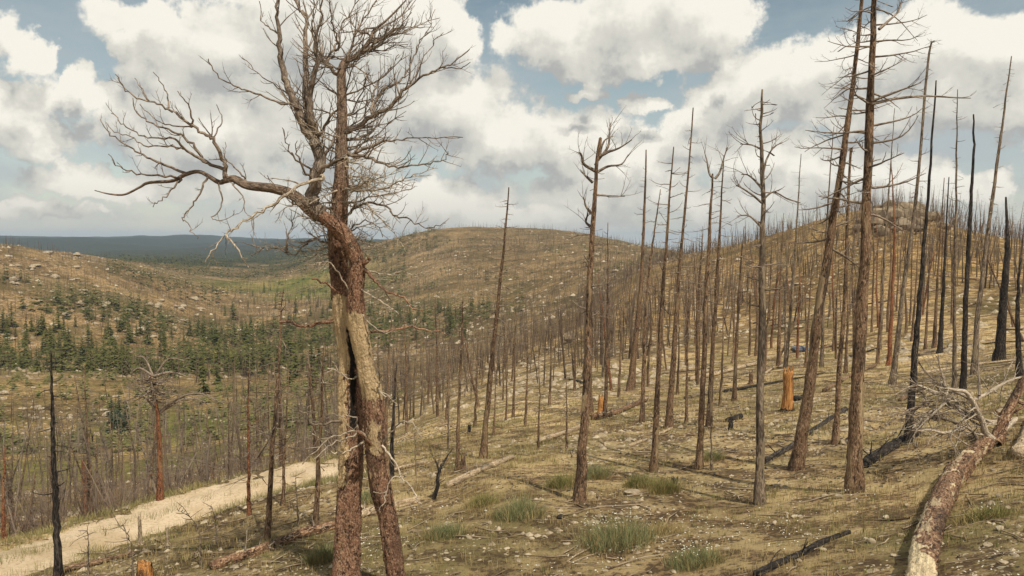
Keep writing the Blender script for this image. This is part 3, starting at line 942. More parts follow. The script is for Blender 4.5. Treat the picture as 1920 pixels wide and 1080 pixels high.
    # ---- limbs: name, material, traced photo points, widths in pixels, depth drift in metres, number of extra twigs, twig length (m)
    L = [
        # left fan
        ('limb', [(423, 330), (423, 315), (419, 298), (403, 267), (388, 255), (360, 236), (333, 214), (310, 201), (279, 189), (252, 179), (232, 164), (216, 138)], 11, 2, -0.5, 5, 0.3),
        ('limb', [(423, 319), (388, 305), (364, 278), (341, 255), (306, 239), (271, 224), (255, 208), (250, 185)], 8, 2, 0.3, 4, 0.28),
        ('limb', [(388, 305), (364, 292), (341, 274), (325, 261), (287, 259), (255, 247), (228, 230), (207, 214)], 7, 1.8, -0.2, 4, 0.25),
        ('limb', [(341, 278), (306, 274), (271, 271), (244, 255), (217, 247), (199, 230)], 5, 1.6, 0.1, 3, 0.25),
        ('limb', [(349, 325), (310, 309), (275, 294), (248, 278), (220, 261), (201, 243), (185, 224)], 6.5, 1.8, 0.5, 4, 0.25),
        ('limb', [(341, 333), (298, 329), (255, 325), (224, 313), (201, 288)], 5.5, 1.6, -0.6, 3, 0.22),
        ('limb', [(397, 257), (413, 236), (414, 216), (406, 197)], 4, 1.5, 0.2, 0, 0.2),
        ('limb', [(360, 232), (357, 208), (345, 185), (330, 171)], 4, 1.5, -0.2, 1, 0.2),
        ('limb', [(315, 200), (314, 177), (302, 156), (289, 136)], 4, 1.5, 0.2, 0, 0.2),
        ('limb', [(279, 189), (267, 169), (254, 146)], 3.5, 1.4, 0.1, 0, 0.2),
        ('limb', [(360, 238), (325, 236), (294, 226), (263, 197)], 4, 1.4, 0.3, 1, 0.2),
        ('limb', [(380, 350), (368, 372), (353, 395), (343, 409), (355, 420), (362, 436), (375, 446)], 4.5, 1.2, -0.3, 2, 0.2),
        ('limb', [(341, 336), (322, 356), (302, 374), (287, 385)], 4.5, 1.5, -0.3, 2, 0.2),
        ('limb', [(411, 352), (417, 376), (407, 399), (396, 409), (414, 412), (445, 400)], 4, 1.2, -0.3, 1, 0.2),
        ('limb', [(458, 333), (434, 309), (421, 290), (423, 268)], 5, 1.5, 0.2, 2, 0.2),
        ('limb', [(438, 348), (454, 368), (458, 391), (469, 407)], 4, 1.2, -0.3, 2, 0.2),
        # upper left cluster of stems
        ('limb', [(597, 398), (585, 372), (592, 335), (600, 300), (592, 270), (574, 240), (562, 215), (553, 194), (537, 156), (528, 117), (524, 83), (520, 42), (520, 0), (516, -30)], 33, 3, 0.25, 9, 0.5),
        ('limb', [(588, 258), (578, 222), (573, 194), (573, 139), (573, 97), (574, 56), (573, 28), (562, 14), (550, -12)], 20, 2.5, 0.5, 11, 0.5),
        ('limb', [(590, 250), (584, 222), (581, 194), (587, 153), (595, 117), (592, 83), (600, 42), (605, -10)], 19, 2.5, -0.4, 11, 0.5),
        ('limb', [(564, 208), (545, 197), (508, 187), (469, 171), (438, 160), (407, 140), (390, 109)], 7, 2, -0.7, 4, 0.3),
        ('limb', [(545, 180), (520, 164), (485, 138), (452, 105)], 5, 1.6, 0.5, 4, 0.28),
        ('limb', [(522, 62), (502, 50), (488, 32), (486, 0)], 4.5, 1.5, 0.3, 2, 0.22),
        ('limb', [(556, 300), (545, 285), (533, 262), (532, 240)], 5, 1.5, -0.4, 3, 0.2),
        ('limb', [(590, 350), (570, 315), (555, 290), (558, 265)], 6, 1.5, -0.6, 3, 0.25),
        ('limb', [(605, 300), (622, 270), (632, 245), (660, 210), (682, 160), (690, 140)], 9, 2, 0.6, 8, 0.3),
        ('limb', [(600, 250), (620, 220), (640, 190), (655, 150), (662, 120)], 8, 2, -0.6, 8, 0.3),
        # crown above the straight trunk
        ('limb', [(640, 145), (620, 128), (609, 117), (595, 92), (585, 55), (590, 10), (584, -20)], 9, 2, -0.3, 9, 0.42),
        ('limb', [(615, 122), (617, 106), (634, 75), (642, 44), (662, 17), (682, -20)], 8, 2, 0.4, 10, 0.4),
        ('limb', [(636, 90), (628, 56), (620, 36), (617, 0), (612, -25)], 6, 2, -0.4, 6, 0.35),
        ('limb', [(640, 132), (655, 100), (668, 60), (690, 25), (715, -15)], 8, 2, 0.5, 11, 0.42),
        ('limb', [(652, 116), (690, 92), (728, 62), (752, 48), (770, 22)], 8, 1.8, -0.4, 12, 0.36),
        ('limb', [(690, 82), (720, 66), (755, 52), (800, 52)], 6, 1.5, 0.3, 8, 0.3),
        ('limb', [(664, 106), (700, 90), (730, 82), (764, 83)], 5, 1.4, -0.3, 6, 0.28),
        ('limb', [(648, 122), (676, 128), (690, 148), (712, 168)], 5, 1.5, -0.5, 6, 0.28),
        # right limbs
        ('limb', [(641, 250), (670, 236), (698, 219), (726, 203), (748, 178), (770, 158), (803, 136), (831, 126), (859, 111), (881, 92)], 14, 2, -0.3, 12, 0.42),
        ('limb', [(834, 127), (864, 128), (881, 117)], 3.5, 1.3, -0.2, 0, 0.2),
        ('limb', [(700, 217), (703, 192), (720, 169), (748, 150), (764, 133), (776, 106), (789, 75), (801, 56), (817, 17)], 8, 1.6, 0.6, 11, 0.34),
        ('limb', [(698, 212), (700, 178), (712, 153), (734, 128), (748, 100)], 6, 1.6, 0.2, 6, 0.3),
        ('limb', [(770, 158), (785, 130), (808, 85), (830, 60)], 5, 1.4, 0.3, 6, 0.28),
        ('limb', [(577, 378), (596, 327), (621, 305), (659, 288), (690, 277), (722, 266), (753, 261), (800, 259), (868, 258)], 13, 1.6, -0.7, 12, 0.34),
        ('limb', [(655, 289), (690, 296), (722, 307), (753, 313), (794, 307), (832, 299), (840, 284)], 9, 1.6, -0.3, 11, 0.34),
        ('limb', [(641, 268), (680, 255), (705, 240), (725, 212)], 9, 2, 0.7, 7, 0.3),
        ('pale_limb', [(642, 352), (690, 358), (738, 346), (769, 330), (812, 318)], 7, 1.5, -0.5, 12, 0.3),
        ('pale_limb', [(642, 370), (680, 352), (720, 330), (765, 310)], 6, 1.5, 0.6, 11, 0.3),
        ('pale_limb', [(640, 385), (690, 372), (740, 362), (780, 352)], 6, 1.4, -0.8, 12, 0.3),
        ('pale_limb', [(650, 300), (680, 312), (705, 330), (735, 352)], 5, 1.4, -0.8, 6, 0.25),
        ('pale_limb', [(645, 310), (672, 325), (700, 350), (722, 384)], 5, 1.4, -0.6, 6, 0.25),
        ('limb', [(646, 408), (665, 390), (690, 381), (719, 384), (738, 403), (763, 410), (785, 421), (810, 426), (838, 417)], 8, 1.6, -0.5, 9, 0.28),
        ('limb', [(648, 436), (684, 415), (709, 425), (719, 444)], 5, 1.5, 0.5, 4, 0.24),
        ('pale_limb', [(690, 384), (712, 410), (740, 440), (760, 470)], 4, 1.2, -0.4, 6, 0.25),
        ('pale_limb', [(628, 400), (600, 385), (570, 378), (545, 384), (520, 400)], 6, 1.5, -0.7, 8, 0.26),
        ('pale_limb', [(605, 335), (564, 346), (524, 374), (498, 392), (470, 409), (442, 426), (423, 438), (403, 465), (382, 494)], 9, 2, -0.9, 9, 0.3),
        ('pale_limb', [(423, 440), (442, 461), (463, 503)], 4.5, 1.6, -0.1, 2, 0.2),
        ('limb', [(560, 386), (540, 372), (522, 356), (500, 330)], 6, 1.5, -0.6, 5, 0.24),
        # low left
        ('limb', [(628, 452), (612, 456), (590, 450), (571, 459), (549, 478), (520, 466), (485, 462), (440, 452)], 7, 1.5, 0.4, 9, 0.28),
        ('limb', [(538, 470), (538, 453), (546, 425), (552, 399)], 6, 1.5, 0.2, 9, 0.26),
        ('pale_limb', [(626, 460), (575, 472), (535, 462), (495, 466), (470, 460)], 5, 1.5, 0.6, 6, 0.25),
        ('pale_limb', [(657, 556), (648, 531), (626, 501), (605, 490), (598, 500)], 5, 2, -0.3, 0, 0.2),
        ('broken_limb', [(640, 556), (616, 534), (585, 519)], 9, 4, -0.3, 1, 0.2),
        ('broken_limb', [(644, 601), (604, 605), (563, 611), (527, 602)], 12, 6, -0.2, 0, 0.2),
        # low right
        ('broken_limb', [(672, 492), (688, 490), (690, 482)], 12, 6, -0.1, 0, 0.2),
        ('broken_limb', [(674, 503), (690, 512), (705, 528), (723, 545), (752, 556), (767, 569), (775, 578), (793, 583)], 10, 2, -0.3, 2, 0.2),
        ('pale_limb', [(672, 506), (695, 508), (733, 517), (745, 511), (783, 514), (804, 508)], 5, 2, 0.3, 3, 0.2),
        ('broken_limb', [(672, 622), (689, 621), (720, 622), (771, 611), (802, 618), (838, 627)], 8, 2.5, 0.3, 3, 0.2),
        ('pale_limb', [(672, 540), (700, 556), (725, 572), (748, 588)], 4, 1.5, -0.3, 2, 0.2),
        ('pale_limb', [(672, 585), (690, 603), (708, 618), (728, 626)], 3.5, 1.5, -0.2, 1, 0.2),
        # pale curls round the swelling
        ('pale_limb', [(708, 835), (720, 828), (733, 809), (752, 792), (774, 793), (789, 819)], 5.5, 2, -0.4, 1, 0.18),
        ('pale_limb', [(708, 830), (720, 840), (739, 866), (752, 894), (774, 916), (780, 935), (789, 948)], 6, 2, -0.35, 2, 0.18),
        ('pale_limb', [(752, 894), (733, 897), (723, 922), (698, 924)], 4, 1.8, -0.2, 0, 0.15),
        ('pale_limb', [(723, 922), (721, 940), (710, 957)], 3.5, 1.5, -0.1, 0, 0.15),
        ('pale_limb', [(690, 822), (670, 808), (626, 819), (601, 838), (566, 869)], 6, 2, -0.45, 3, 0.2),
        ('pale_limb', [(690, 826), (673, 806), (667, 782), (640, 779), (622, 778)], 5, 2, -0.35, 2, 0.18),
        ('pale_limb', [(686, 826), (660, 842), (640, 850), (615, 842), (588, 812)], 5, 2, -0.5, 3, 0.2),
        ('pale_limb', [(668, 815), (640, 826), (618, 836), (590, 862)], 4.5, 1.8, -0.6, 2, 0.2),
        ('limb', [(656, 787), (620, 792), (585, 797), (576, 778), (560, 768)], 7, 2, -0.5, 2, 0.2),
        ('broken_limb', [(708, 835), (692, 828), (674, 812)], 11, 7, -0.3, 0, 0.2),
        ('pale_limb', [(664, 705), (645, 704), (633, 694), (625, 678)], 5, 2, -0.3, 0, 0.15),
        ('pale_limb', [(672, 706), (655, 712), (640, 700), (615, 690)], 4.5, 2, -0.4, 1, 0.15),
        ('pale_limb', [(700, 728), (716, 718), (715, 702), (704, 690)], 5, 2, -0.3, 1, 0.15),
        ('pale_limb', [(702, 728), (722, 742), (740, 754)], 5, 2, -0.2, 1, 0.15),
        ('pale_limb', [(656, 720), (630, 716), (602, 718)], 4, 1.6, 0.3, 1, 0.18),
    ]
    # finer limbs filling the crown, leaving the stems at random
    for q in range(58):
        j = rng.integers(72, 158) if q % 2 else rng.integers(78, 118)
        a = project(*S1[j][:3])
        sg = rng.choice([-1, 1])
        ln = rng.uniform(50, 130) * (0.7 if a[1] > 360 else 1)
        up = rng.uniform(-0.15, 1.1) if a[1] < 330 else rng.uniform(-0.45, 0.5)
        L.append(('pale_limb' if a[1] > 250 and rng.random() < 0.75 else 'limb', [a, (a[0] + sg * ln * 0.45, a[1] - ln * up * 0.30), (a[0] + sg * ln, a[1] - ln * up)], 4.2, 1.2, rng.uniform(-1, 1), 6, 0.28))
    skel = np.vstack([S1[:, :3], S2[:, :3]])
    for i, (nm, pts, w0, w1, drift, ntw, tl) in enumerate(L):
        pts = np.array(pts, float)
        # the limb leaves from the nearest stem or limb already built
        st = px3(pts[0], d0)
        near = skel[np.argmin(np.hypot(skel[:, 0] / skel[:, 1] * d0 - st[0], skel[:, 2] / skel[:, 1] * d0 - st[2]))]
        y0 = near[1]
        qx, qz = project(*near)
        if math.hypot(qx - pts[0][0], qz - pts[0][1]) > 3:
            pts = np.vstack([[qx, qz], pts])
        seg = np.concatenate([[0], np.cumsum(np.hypot(*np.diff(pts, axis=0).T))])
        dep = y0 + drift * (seg / seg[-1]) ** 0.8 * 1.3
        P = np.array([px3(p, d) for p, d in zip(pts, dep)])
        S = spline(P, 4)
        S[1:] += rng.normal(0, 0.013 if w0 > 4 else 0.008, S[1:].shape)
        skel = np.vstack([skel, S])
        t = np.linspace(0, 1, len(S))
        R = 0.5 * k * (w0 * (1 - t) ** (1.25 if w0 < 18 else 0.95) + w1 * t) * (0.86 if w0 > 4.5 else 1.0)
        mb = MB()
        pale = nm == 'pale_limb'
        tb = MB()
        mb.tube(S, R, 10 if w0 > 9 else 7 if w0 > 5 else 5, 0.06, rng)
        Ls = seg[-1] * k
        for q in range(int(ntw * 1.7 + 0.5)):
            tt = 0.18 + 0.8 * (q + rng.random()) / max(ntw * 1.7, 1)
            j = min(int(tt * (len(S) - 1)), len(S) - 2)
            D = S[j + 1] - S[j]
            D /= np.linalg.norm(D) + 1e-9
            side = np.cross(D, rng.normal(0, 1, 3))
            side /= np.linalg.norm(side)
            dd = D * 0.8 + side * (0.6 + 0.4 * rng.random()) + np.array([0, 0, 0.25 if not pale else 0.02])
            grow(tb, S[j], dd, tl * (0.6 + 0.9 * rng.random()) * (1.25 - 0.5 * tt), max(R[j] * 0.5, 0.006) if R[j] < 0.03 else 0.011, rng,
                 up=0.35 if not pale else 0.1, wob=0.16, nseg=6, sides=4, r1=0.35, depth=1 if tl > 0.19 else 0, sub=(2.6, 0.5))
        lm = M['pale'] if pale else M['limb'] if nm == 'limb' else M['big_bark']  # lower limbs paler, upper ones darker: lighting painted in by material
        lo = link('broken_limb' if nm == 'broken_limb' else 'limb', mb.mesh('limb', base), lm, root)
        if tb.n:
            link('twig', tb.mesh('twig', base), M['pale'] if pale else M['limb'], lo)['kind'] = 'stuff'
    return base


BIG = big_pine()


# -- standing snags -----------------------------------------------------------
TILE = {'brown': ('brown', 'limb'), 'grey': ('grey', 'limb'), 'char': ('char', 'char'), 'red': ('red', 'limb'), 'pale': ('grey', 'pale')}


def snag(pts, w, kind, br, label, group=None, seed=0, cat='tree', name='dead_tree', split=True, extra=(), sides=10, bare=None, base=None, broken=False, brad=0.013):
    """a standing burnt tree traced from the photograph: trunk line, width, branch habit
    br = (count, from, to, length at bottom m, length at top m, upward, twigs)"""
    rng = np.random.default_rng(1000 + seed)
    if base is None:
        base = hit(*pts[0][:2])
    d0 = base[1]
    k = d0 / F
    P = [base + np.array([0, 0, -0.12])]
    for p in pts[1:]:
        P.append(px3(p, d0))
    P = np.array(P)
    P[1:, 1] += np.linspace(0, rng.normal(0, 0.25), len(P) - 1)
    S = spline(P, 9)
    S[2:] += rng.normal(0, 0.009, S[2:].shape)
    t = np.linspace(0, 1, len(S))
    tipw = 0.16 if not broken else 0.24
    R = 0.5 * w * k * (1 - (1 - tipw) * t ** 0.8) * 0.93
    if cat == 'tree':
        hgt = np.maximum(S[:, 2] - base[2], 0)
        R *= 1 + 0.42 * np.exp(-hgt / (0.12 + 0.7 * w * k))
    root = empty(name, base)
    tag(root, label, cat, group)
    mt, mbm = TILE[kind]
    mb = MB()
    big = w >= 12 and split and kind != 'char'
    if big:
        F_ = spline(np.column_stack([S, R])[::3], 6)
        th = np.maximum(F_[:, 2] - base[2], 0)
        mb.tube(F_[:, :3], F_[:, 3], 18, 0.03, rng)
    else:
        mb.tube(S, R, sides, 0.11, rng)
    if kind != 'char':                       # short broken stubs up the bole
        for q in range(34 if split else 12):
            j = rng.integers(max(1, len(S) // 7), len(S) - 1)
            a = rng.random() * 6.28
            grow(mb, S[j], (math.cos(a), math.sin(a), 0.25 * rng.normal()), 0.08 + 0.5 * rng.random() ** 2, 0.009, rng, 0, 0.25, 3, 3, 0.5, 0)
    me = mb.mesh('trunk', base)
    if big:
        relief(me, F_[:, :3] - base, 0.20, 11.0, 2.0, seed)
    if bare:
        co = np.array([v.co[:] for v in me.vertices])
        H = S[-1][2] - base[2]
        b_ = np.clip(1.0 - np.abs(co[:, 2] / H - bare[0]) / bare[1], 0, 1) * np.clip(0.6 + bare[2] * np.sign(co[:, 0] - np.interp(co[:, 2], S[:, 2] - base[2], S[:, 0] - base[0])) * 0.6, 0, 1)
        fattr(me, 'bare', b_)
    link('trunk', me, M[mt], root)
    crown = MB()
    n, f0, f1, l0, l1, up, tw = br
    ang = rng.random() * 6.28
    for q in range(n):
        f = f0 + (f1 - f0) * (q + rng.random() * 0.9) / max(n, 1)
        j = min(int(f * (len(S) - 1)), len(S) - 2)
        p = S[j] + (S[j + 1] - S[j]) * (f * (len(S) - 1) - j)
        ang += 2.4 + rng.normal(0, 0.5)
        ll = (l0 + (l1 - l0) * (q / max(n - 1, 1))) * (0.45 + 0.85 * rng.random())
        mb = MB() if split else crown
        # branches favour the picture plane a little so that the bare silhouette reads
        dv = (math.cos(ang) * 1.25, math.sin(ang) * 0.9, up * (0.6 + 0.8 * rng.random()) - 0.12)
        grow(mb, p, dv, ll, min(max(brad, R[j] * 0.33), 0.032), rng, up=0.18 + up * 0.3, wob=0.17, nseg=7, sides=4, r1=0.25, depth=2 if tw > 3 and split else 1, sub=(tw, 0.42), droop=0.15)
        if split:
            link('branch', mb.mesh('branch', base), M[mbm], root)
    for (epts, ew, dr) in extra:
        ep = np.array([px3(p, d0 + dr * i / len(epts)) for i, p in enumerate(epts)])
        es = spline(ep, 4)
        mb = MB()
        mb.tube(es, 0.5 * k * np.linspace(ew, 1.5, len(es)), 6, 0.08, rng)
        for q in range(5):
            j = rng.integers(len(es) // 4, len(es) - 1)
            D = es[j + 1] - es[j]
            D /= np.linalg.norm(D) + 1e-9
            grow(mb, es[j], D + rng.normal(0, 0.5, 3) + (0, 0, 0.3), 0.25 + 0.45 * rng.random(), 0.009, rng, 0.2, 0.18, 5, 3, 0.3, 1, (2, 0.5))
        link('branch', mb.mesh('branch', base), M[mbm], root)
    if not split and crown.n:
        link('crown', crown.mesh('crown', base), M[mbm], root)
    return root


SN = []


def S_(*a, **k):
    SN.append((a, k))


# tall, near trees (each limb its own part)
S_([(1492, 880), (1515, 740), (1541, 540), (1568, 370), (1590, 220), (1606, 80), (1624, -110)], 27, 'brown', (44, .40, .97, 1.15, .9, 0.05, 4), 'tall leaning brown snag with a mass of fine drooping limbs, beside the straight trunk', bare=(0.35, 0.09, -1))
S_([(1602, 922), (1607, 740), (1620, 540), (1630, 330), (1640, 120), (1648, -20), (1656, -150)], 33, 'brown', (40, .44, .97, 1.1, 1.0, 0.12, 4), 'thickest straight brown snag with a long level limb and bare wood low on its trunk', bare=(0.16, 0.10, 1),
   extra=(([(1634, 195), (1680, 185), (1735, 180), (1790, 183), (1820, 184)], 6, -0.5), ([(1634, 190), (1660, 180), (1700, 165), (1727, 155)], 6, -0.4), ([(1648, 55), (1665, 40), (1685, 20), (1692, -8)], 6, 0.3)))
S_([(1425, 945), (1427, 740), (1429, 540), (1431, 380), (1427, 240), (1430, 167)], 21, 'grey', (26, .36, .93, 0.8, .35, 0.25, 2.5), 'slender grey-brown snag with upswept side limbs and a needle-thin tip',
   extra=(([(1430, 330), (1437, 300), (1450, 277), (1467, 267)], 5, 0.2), ([(1430, 355), (1415, 338), (1402, 328), (1390, 327)], 5, 0.2), ([(1430, 375), (1450, 360), (1475, 372), (1500, 380)], 4, -0.3), ([(1428, 380), (1410, 365), (1390, 352), (1380, 348)], 5, -0.2), ([(1427, 280), (1410, 272), (1388, 270)], 4, 0.2), ([(1427, 425), (1405, 405), (1382, 405)], 5, 0.2)))
S_([(1085, 940), (1092, 850), (1098, 740), (1105, 540), (1111, 400), (1122, 262)], 25, 'brown', (10, .45, .8, 0.6, .5, 0.3, 3), 'snapped-off snag with a branching crown beside its broken top', broken=True, bare=(0.28, 0.06, -1),
   extra=(([(1121, 295), (1140, 285), (1160, 278), (1185, 262)], 7, -0.3), ([(1121, 300), (1140, 275), (1143, 245), (1145, 230)], 6, 0.2), ([(1116, 325), (1140, 312), (1165, 308), (1178, 290)], 6, 0.4), ([(1115, 320), (1095, 308), (1090, 290), (1085, 285)], 7, -0.4), ([(1111, 342), (1098, 330), (1088, 318)], 6, 0.3),
          ([(1112, 365), (1140, 367), (1172, 368)], 5, 0.2), ([(1108, 400), (1098, 385), (1095, 370)], 6, -0.2), ([(1107, 425), (1098, 415), (1103, 400)], 6, 0.1), ([(1116, 310), (1125, 290), (1132, 265), (1150, 255)], 5, 0.1)))
S_([(905, 860), (912, 790), (924, 660), (937, 540), (946, 440), (955, 352)], 15, 'brown', (26, .45, .96, 0.95, .45, 0.12, 2.5), 'dark leaning snag standing beside a pale fallen log at the brow of the slope')
S_([(110, 1088), (105, 960), (102, 840), (104, 740), (105, 655)], 17, 'char', (16, .25, .95, 0.45, .2, 0.1, 2), 'thin blackened snag beside the dirt track with a few bleached twigs')
S_([(500, 1010), (508, 880), (517, 740), (521, 620), (524, 540)], 13, 'brown', (26, .30, .97, 0.9, .4, 0.1, 3), 'slim brown snag thick with fine branches on the near edge of the track')
S_([(590, 985), (598, 860), (606, 730), (612, 640)], 13, 'brown', (18, .30, .95, 0.7, .4, 0.1, 3), 'dark slim snag close behind the two-stemmed pine, rough with stubs')
S_([(467, 965), (467, 870), (467, 780), (469, 690)], 9, 'red', (20, .25, .9, 0.85, .5, 0.15, 3), 'red-barked thin snag at the edge of the track with pale spreading twigs')
S_([(732, 898), (736, 800), (742, 682)], 12, 'char', (3, .5, .8, 0.3, .2, 0.2, 1), 'short black pointed snag just beside the two-stemmed pine', sides=8)
S_([(857, 882), (861, 760), (868, 610), (868, 560)], 9, 'brown', (18, .35, .95, 0.6, .3, 0.1, 2), 'thin brown snag beside the charred leaning stub')
S_([(1225, 885), (1232, 740), (1241, 560), (1250, 420), (1260, 277)], 15, 'brown', (22, .45, .97, 0.6, .5, 0.15, 2.5), 'brown snag with bunched twigs at its blunt top, between close neighbours', bare=(0.1, 0.08, 1))
S_([(1255, 803), (1264, 650), (1271, 540), (1283, 400), (1299, 203)], 14, 'brown', (30, .48, .96, 0.8, .4, 0.05, 2.5), 'tallest of the close-set middle snags, tapering to a fine leaning tip')
S_([(1310, 880), (1320, 690), (1325, 560), (1333, 420), (1340, 325)], 14, 'brown', (12, .45, .9, 0.6, .4, 0.1, 2), 'fork-topped brown snag with two upright prongs', broken=True,
   extra=(([(1338, 335), (1330, 325), (1325, 300), (1321, 285)], 5, 0.1), ([(1341, 335), (1350, 322), (1356, 300), (1364, 276)], 5, 0.1)))
S_([(1329, 800), (1336, 660), (1343, 540), (1350, 400), (1356, 292)], 12, 'brown', (24, .45, .95, 0.75, .35, 0.05, 2.5), 'slim brown snag standing just behind the fork-topped one')
S_([(1182, 732), (1191, 640), (1201, 540), (1207, 400), (1210, 282)], 15, 'brown', (14, .5, .95, 0.9, .3, 0.5, 2), 'dark leaning snag with a few upright twigs beside an orange stump')
S_([(1203, 792), (1208, 660), (1213, 540), (1225, 440), (1236, 356)], 10, 'brown', (14, .45, .95, 0.5, .3, 0.1, 2), 'thin brown snag with bare upper stem among the close-set middle snags')
S_([(1134, 782), (1138, 660), (1140, 540), (1141, 418)], 9, 'brown', (16, .5, .96, 0.6, .3, 0.3, 2), 'thin straight brown snag just beside an orange stump')
S_([(1106, 774), (1105, 650), (1107, 540), (1112, 420)], 12, 'brown', (8, .4, .9, 0.5, .3, 0.2, 2), 'dark trunk pressed close behind the snapped-off snag', sides=8)
S_([(1567, 832), (1571, 740), (1582, 540), (1590, 300), (1592, 285)], 14, 'brown', (18, .4, .95, 0.6, .3, 0.1, 2.5), 'medium brown snag rising between the two tallest trunks')
S_([(1702, 832), (1715, 665), (1730, 540), (1750, 350), (1768, 147)], 17, 'char', (0, .5, .8, 0.3, .2, 0.2, 1), 'tall jet-black branchless pole behind the heap of bleached branches', sides=9)
S_([(1805, 732), (1812, 540), (1822, 400), (1832, 280), (1835, 212)], 12, 'char', (0, .5, .8, 0.3, .2, 0.2, 1), 'thin jet-black branchless pole with a knobbly top', broken=True, sides=9)
S_([(1790, 728), (1790, 540), (1793, 330), (1795, 168)], 9, 'grey', (20, .45, .95, 0.6, .3, 0.2, 2), 'thin grey snag with red-brown foot standing beside a black pole')
S_([(1874, 676), (1882, 560), (1892, 470), (1895, 436), (1895, 369)], 20, 'char', (0, .5, .8, 0.3, .2, 0.2, 1), 'stout black snag with a sudden thin spike at its top', sides=9)
S_([(1912, 708), (1908, 600), (1907, 540), (1910, 484)], 13, 'char', (0, .5, .8, 0.3, .2, 0.2, 1), 'short curved black snag beside the stout spiked one', sides=9, broken=True)
S_([(1826, 702), (1838, 545), (1860, 350), (1873, 220), (1883, 110)], 12, 'pale', (28, .35, .97, 0.35, .2, 0.1, 2), 'tall pale grey leaning snag with short stubby twigs')
S_([(1672, 722), (1692, 560), (1717, 360), (1738, 110), (1747, 78)], 12, 'grey', (24, .4, .97, 0.6, .4, 0.15, 2), 'tall grey leaning snag with sparse limbs behind the black poles')
S_([(1667, 686), (1673, 560), (1678, 430), (1672, 300)], 10, 'red', (10, .4, .95, 0.5, .3, 0.1, 2), 'reddish trunk close behind the thickest straight snag')
S_([(1762, 662), (1769, 540), (1780, 332)], 11, 'char', (4, .5, .9, 0.4, .2, 0.2, 2), 'dark pole with a split tip beside a brown twin', sides=8)
S_([(1752, 652), (1757, 540), (1767, 334)], 9, 'brown', (10, .4, .95, 0.4, .2, 0.2, 2), 'brown pole beside a dark twin', sides=8)
S_([(1650, 655), (1658, 480), (1664, 350), (1671, 205)], 7, 'grey', (14, .5, .95, 0.6, .3, 0.1, 2), 'very thin tall grey stem rising above the rocky knoll', sides=7)
S_([(1540, 690), (1547, 500), (1552, 370), (1561, 238)], 8, 'grey', (16, .45, .95, 0.7, .3, 0.1, 2), 'thin grey stem half hidden behind the leaning brown snag', sides=7)
S_([(1472, 690), (1485, 560), (1495, 400), (1502, 288)], 8, 'grey', (8, .5, .9, 0.3, .2, 0.1, 2), 'thin bare pole beside the bright orange broken stump', sides=7)
S_([(1460, 686), (1463, 540), (1472, 400)], 9, 'brown', (14, .4, .95, 0.5, .3, 0.1, 2), 'thin brown pole between the slender grey snag and the orange stump', sides=7)
S_([(1376, 752), (1385, 560), (1390, 425)], 9, 'brown', (16, .4, .95, 0.55, .3, 0.1, 2), 'thin brown snag behind the slender snag, near a small charred stub', sides=7)
S_([(1307, 706), (1312, 540), (1316, 440)], 8, 'brown', (12, .4, .95, 0.5, .3, 0.1, 2), 'thin brown stem behind the fork-topped snag', sides=7)
S_([(1287, 792), (1289, 640), (1291, 500)], 7, 'brown', (14, .4, .95, 0.5, .3, 0.1, 2), 'very thin brown stem beside the tallest middle snag', sides=7)
S_([(1335, 882), (1333, 800), (1332, 712)], 5, 'grey', (4, .4, .9, 0.3, .2, 0.1, 1), 'thin grey dead sapling at the foot of the fork-topped snag', sides=6)
S_([(300, 937), (300, 860), (299, 800), (295, 762), (289, 730), (285, 702)], 13, 'red', (44, .66, .99, 1.1, .9, 0.12, 4), 'short orange-barked dead pine with an arching crown beyond the track', bare=(0.85, 0.08, 1), brad=0.024,
   extra=(([(302, 772), (318, 758), (345, 742), (375, 738), (400, 748), (420, 757)], 6, -0.5), ([(288, 712), (300, 690), (318, 672), (345, 676)], 4.5, 0.4), ([(286, 705), (262, 690), (245, 700)], 5, -0.3), ([(286, 704), (272, 672), (255, 668)], 5, 0.5), ([(310, 768), (345, 748), (380, 752), (402, 775)], 4, 0.5), ([(290, 705), (320, 698), (350, 705)], 6, -0.4), ([(290, 765), (270, 745), (252, 752)], 5, 0.3)))
S_([(162, 966), (160, 910), (159, 858)], 21, 'red', (0, .5, .8, 0.3, .2, 0.2, 1), 'broken red-brown trunk without limbs beyond the track', broken=True, sides=9)
S_([(8, 1016), (6, 930), (4, 840)], 10, 'red', (6, .4, .9, 0.4, .3, 0.1, 2), 'thin red-barked stem at the outer edge of the track', sides=7)
S_([(530, 947), (534, 840), (540, 690)], 9, 'brown', (18, .35, .95, 0.7, .4, 0.1, 2.5), 'thin brown snag across the track from the branchy slim one', sides=7)
S_([(815, 936), (824, 885), (834, 866), (847, 850)], 10, 'char', (0, .5, .8, 0.3, .2, 0.2, 1), 'short charred leaning stub with a bent top', name='charred_stub', cat='stub', sides=8, extra=(([(824, 885), (820, 872), (818, 866)], 5, 0.1),))
for q, ((x0, y0), (x1, y1), (x2, y2), w) in enumerate([((250, 1085), (245, 1020), (240, 970), 4.5), ((165, 1085), (165, 1030), (164, 977), 5), ((380, 1062), (368, 985), (345, 942), 4.5), ((407, 1027), (404, 980), (400, 940), 3.5), ((780, 892), (779, 840), (778, 800), 3.5), ((840, 842), (842, 760), (845, 700), 4.5), ((560, 985), (556, 930), (553, 890), 4)]):
    S_([(x0, y0), (x1, y1), (x2, y2)], w, 'grey', (5, .3, .95, 0.22, .15, 0.3, 1), 'waist-high thin dead sapling standing alone in the dry grass', 'dead saplings near the track', name='dead_sapling', sides=5)
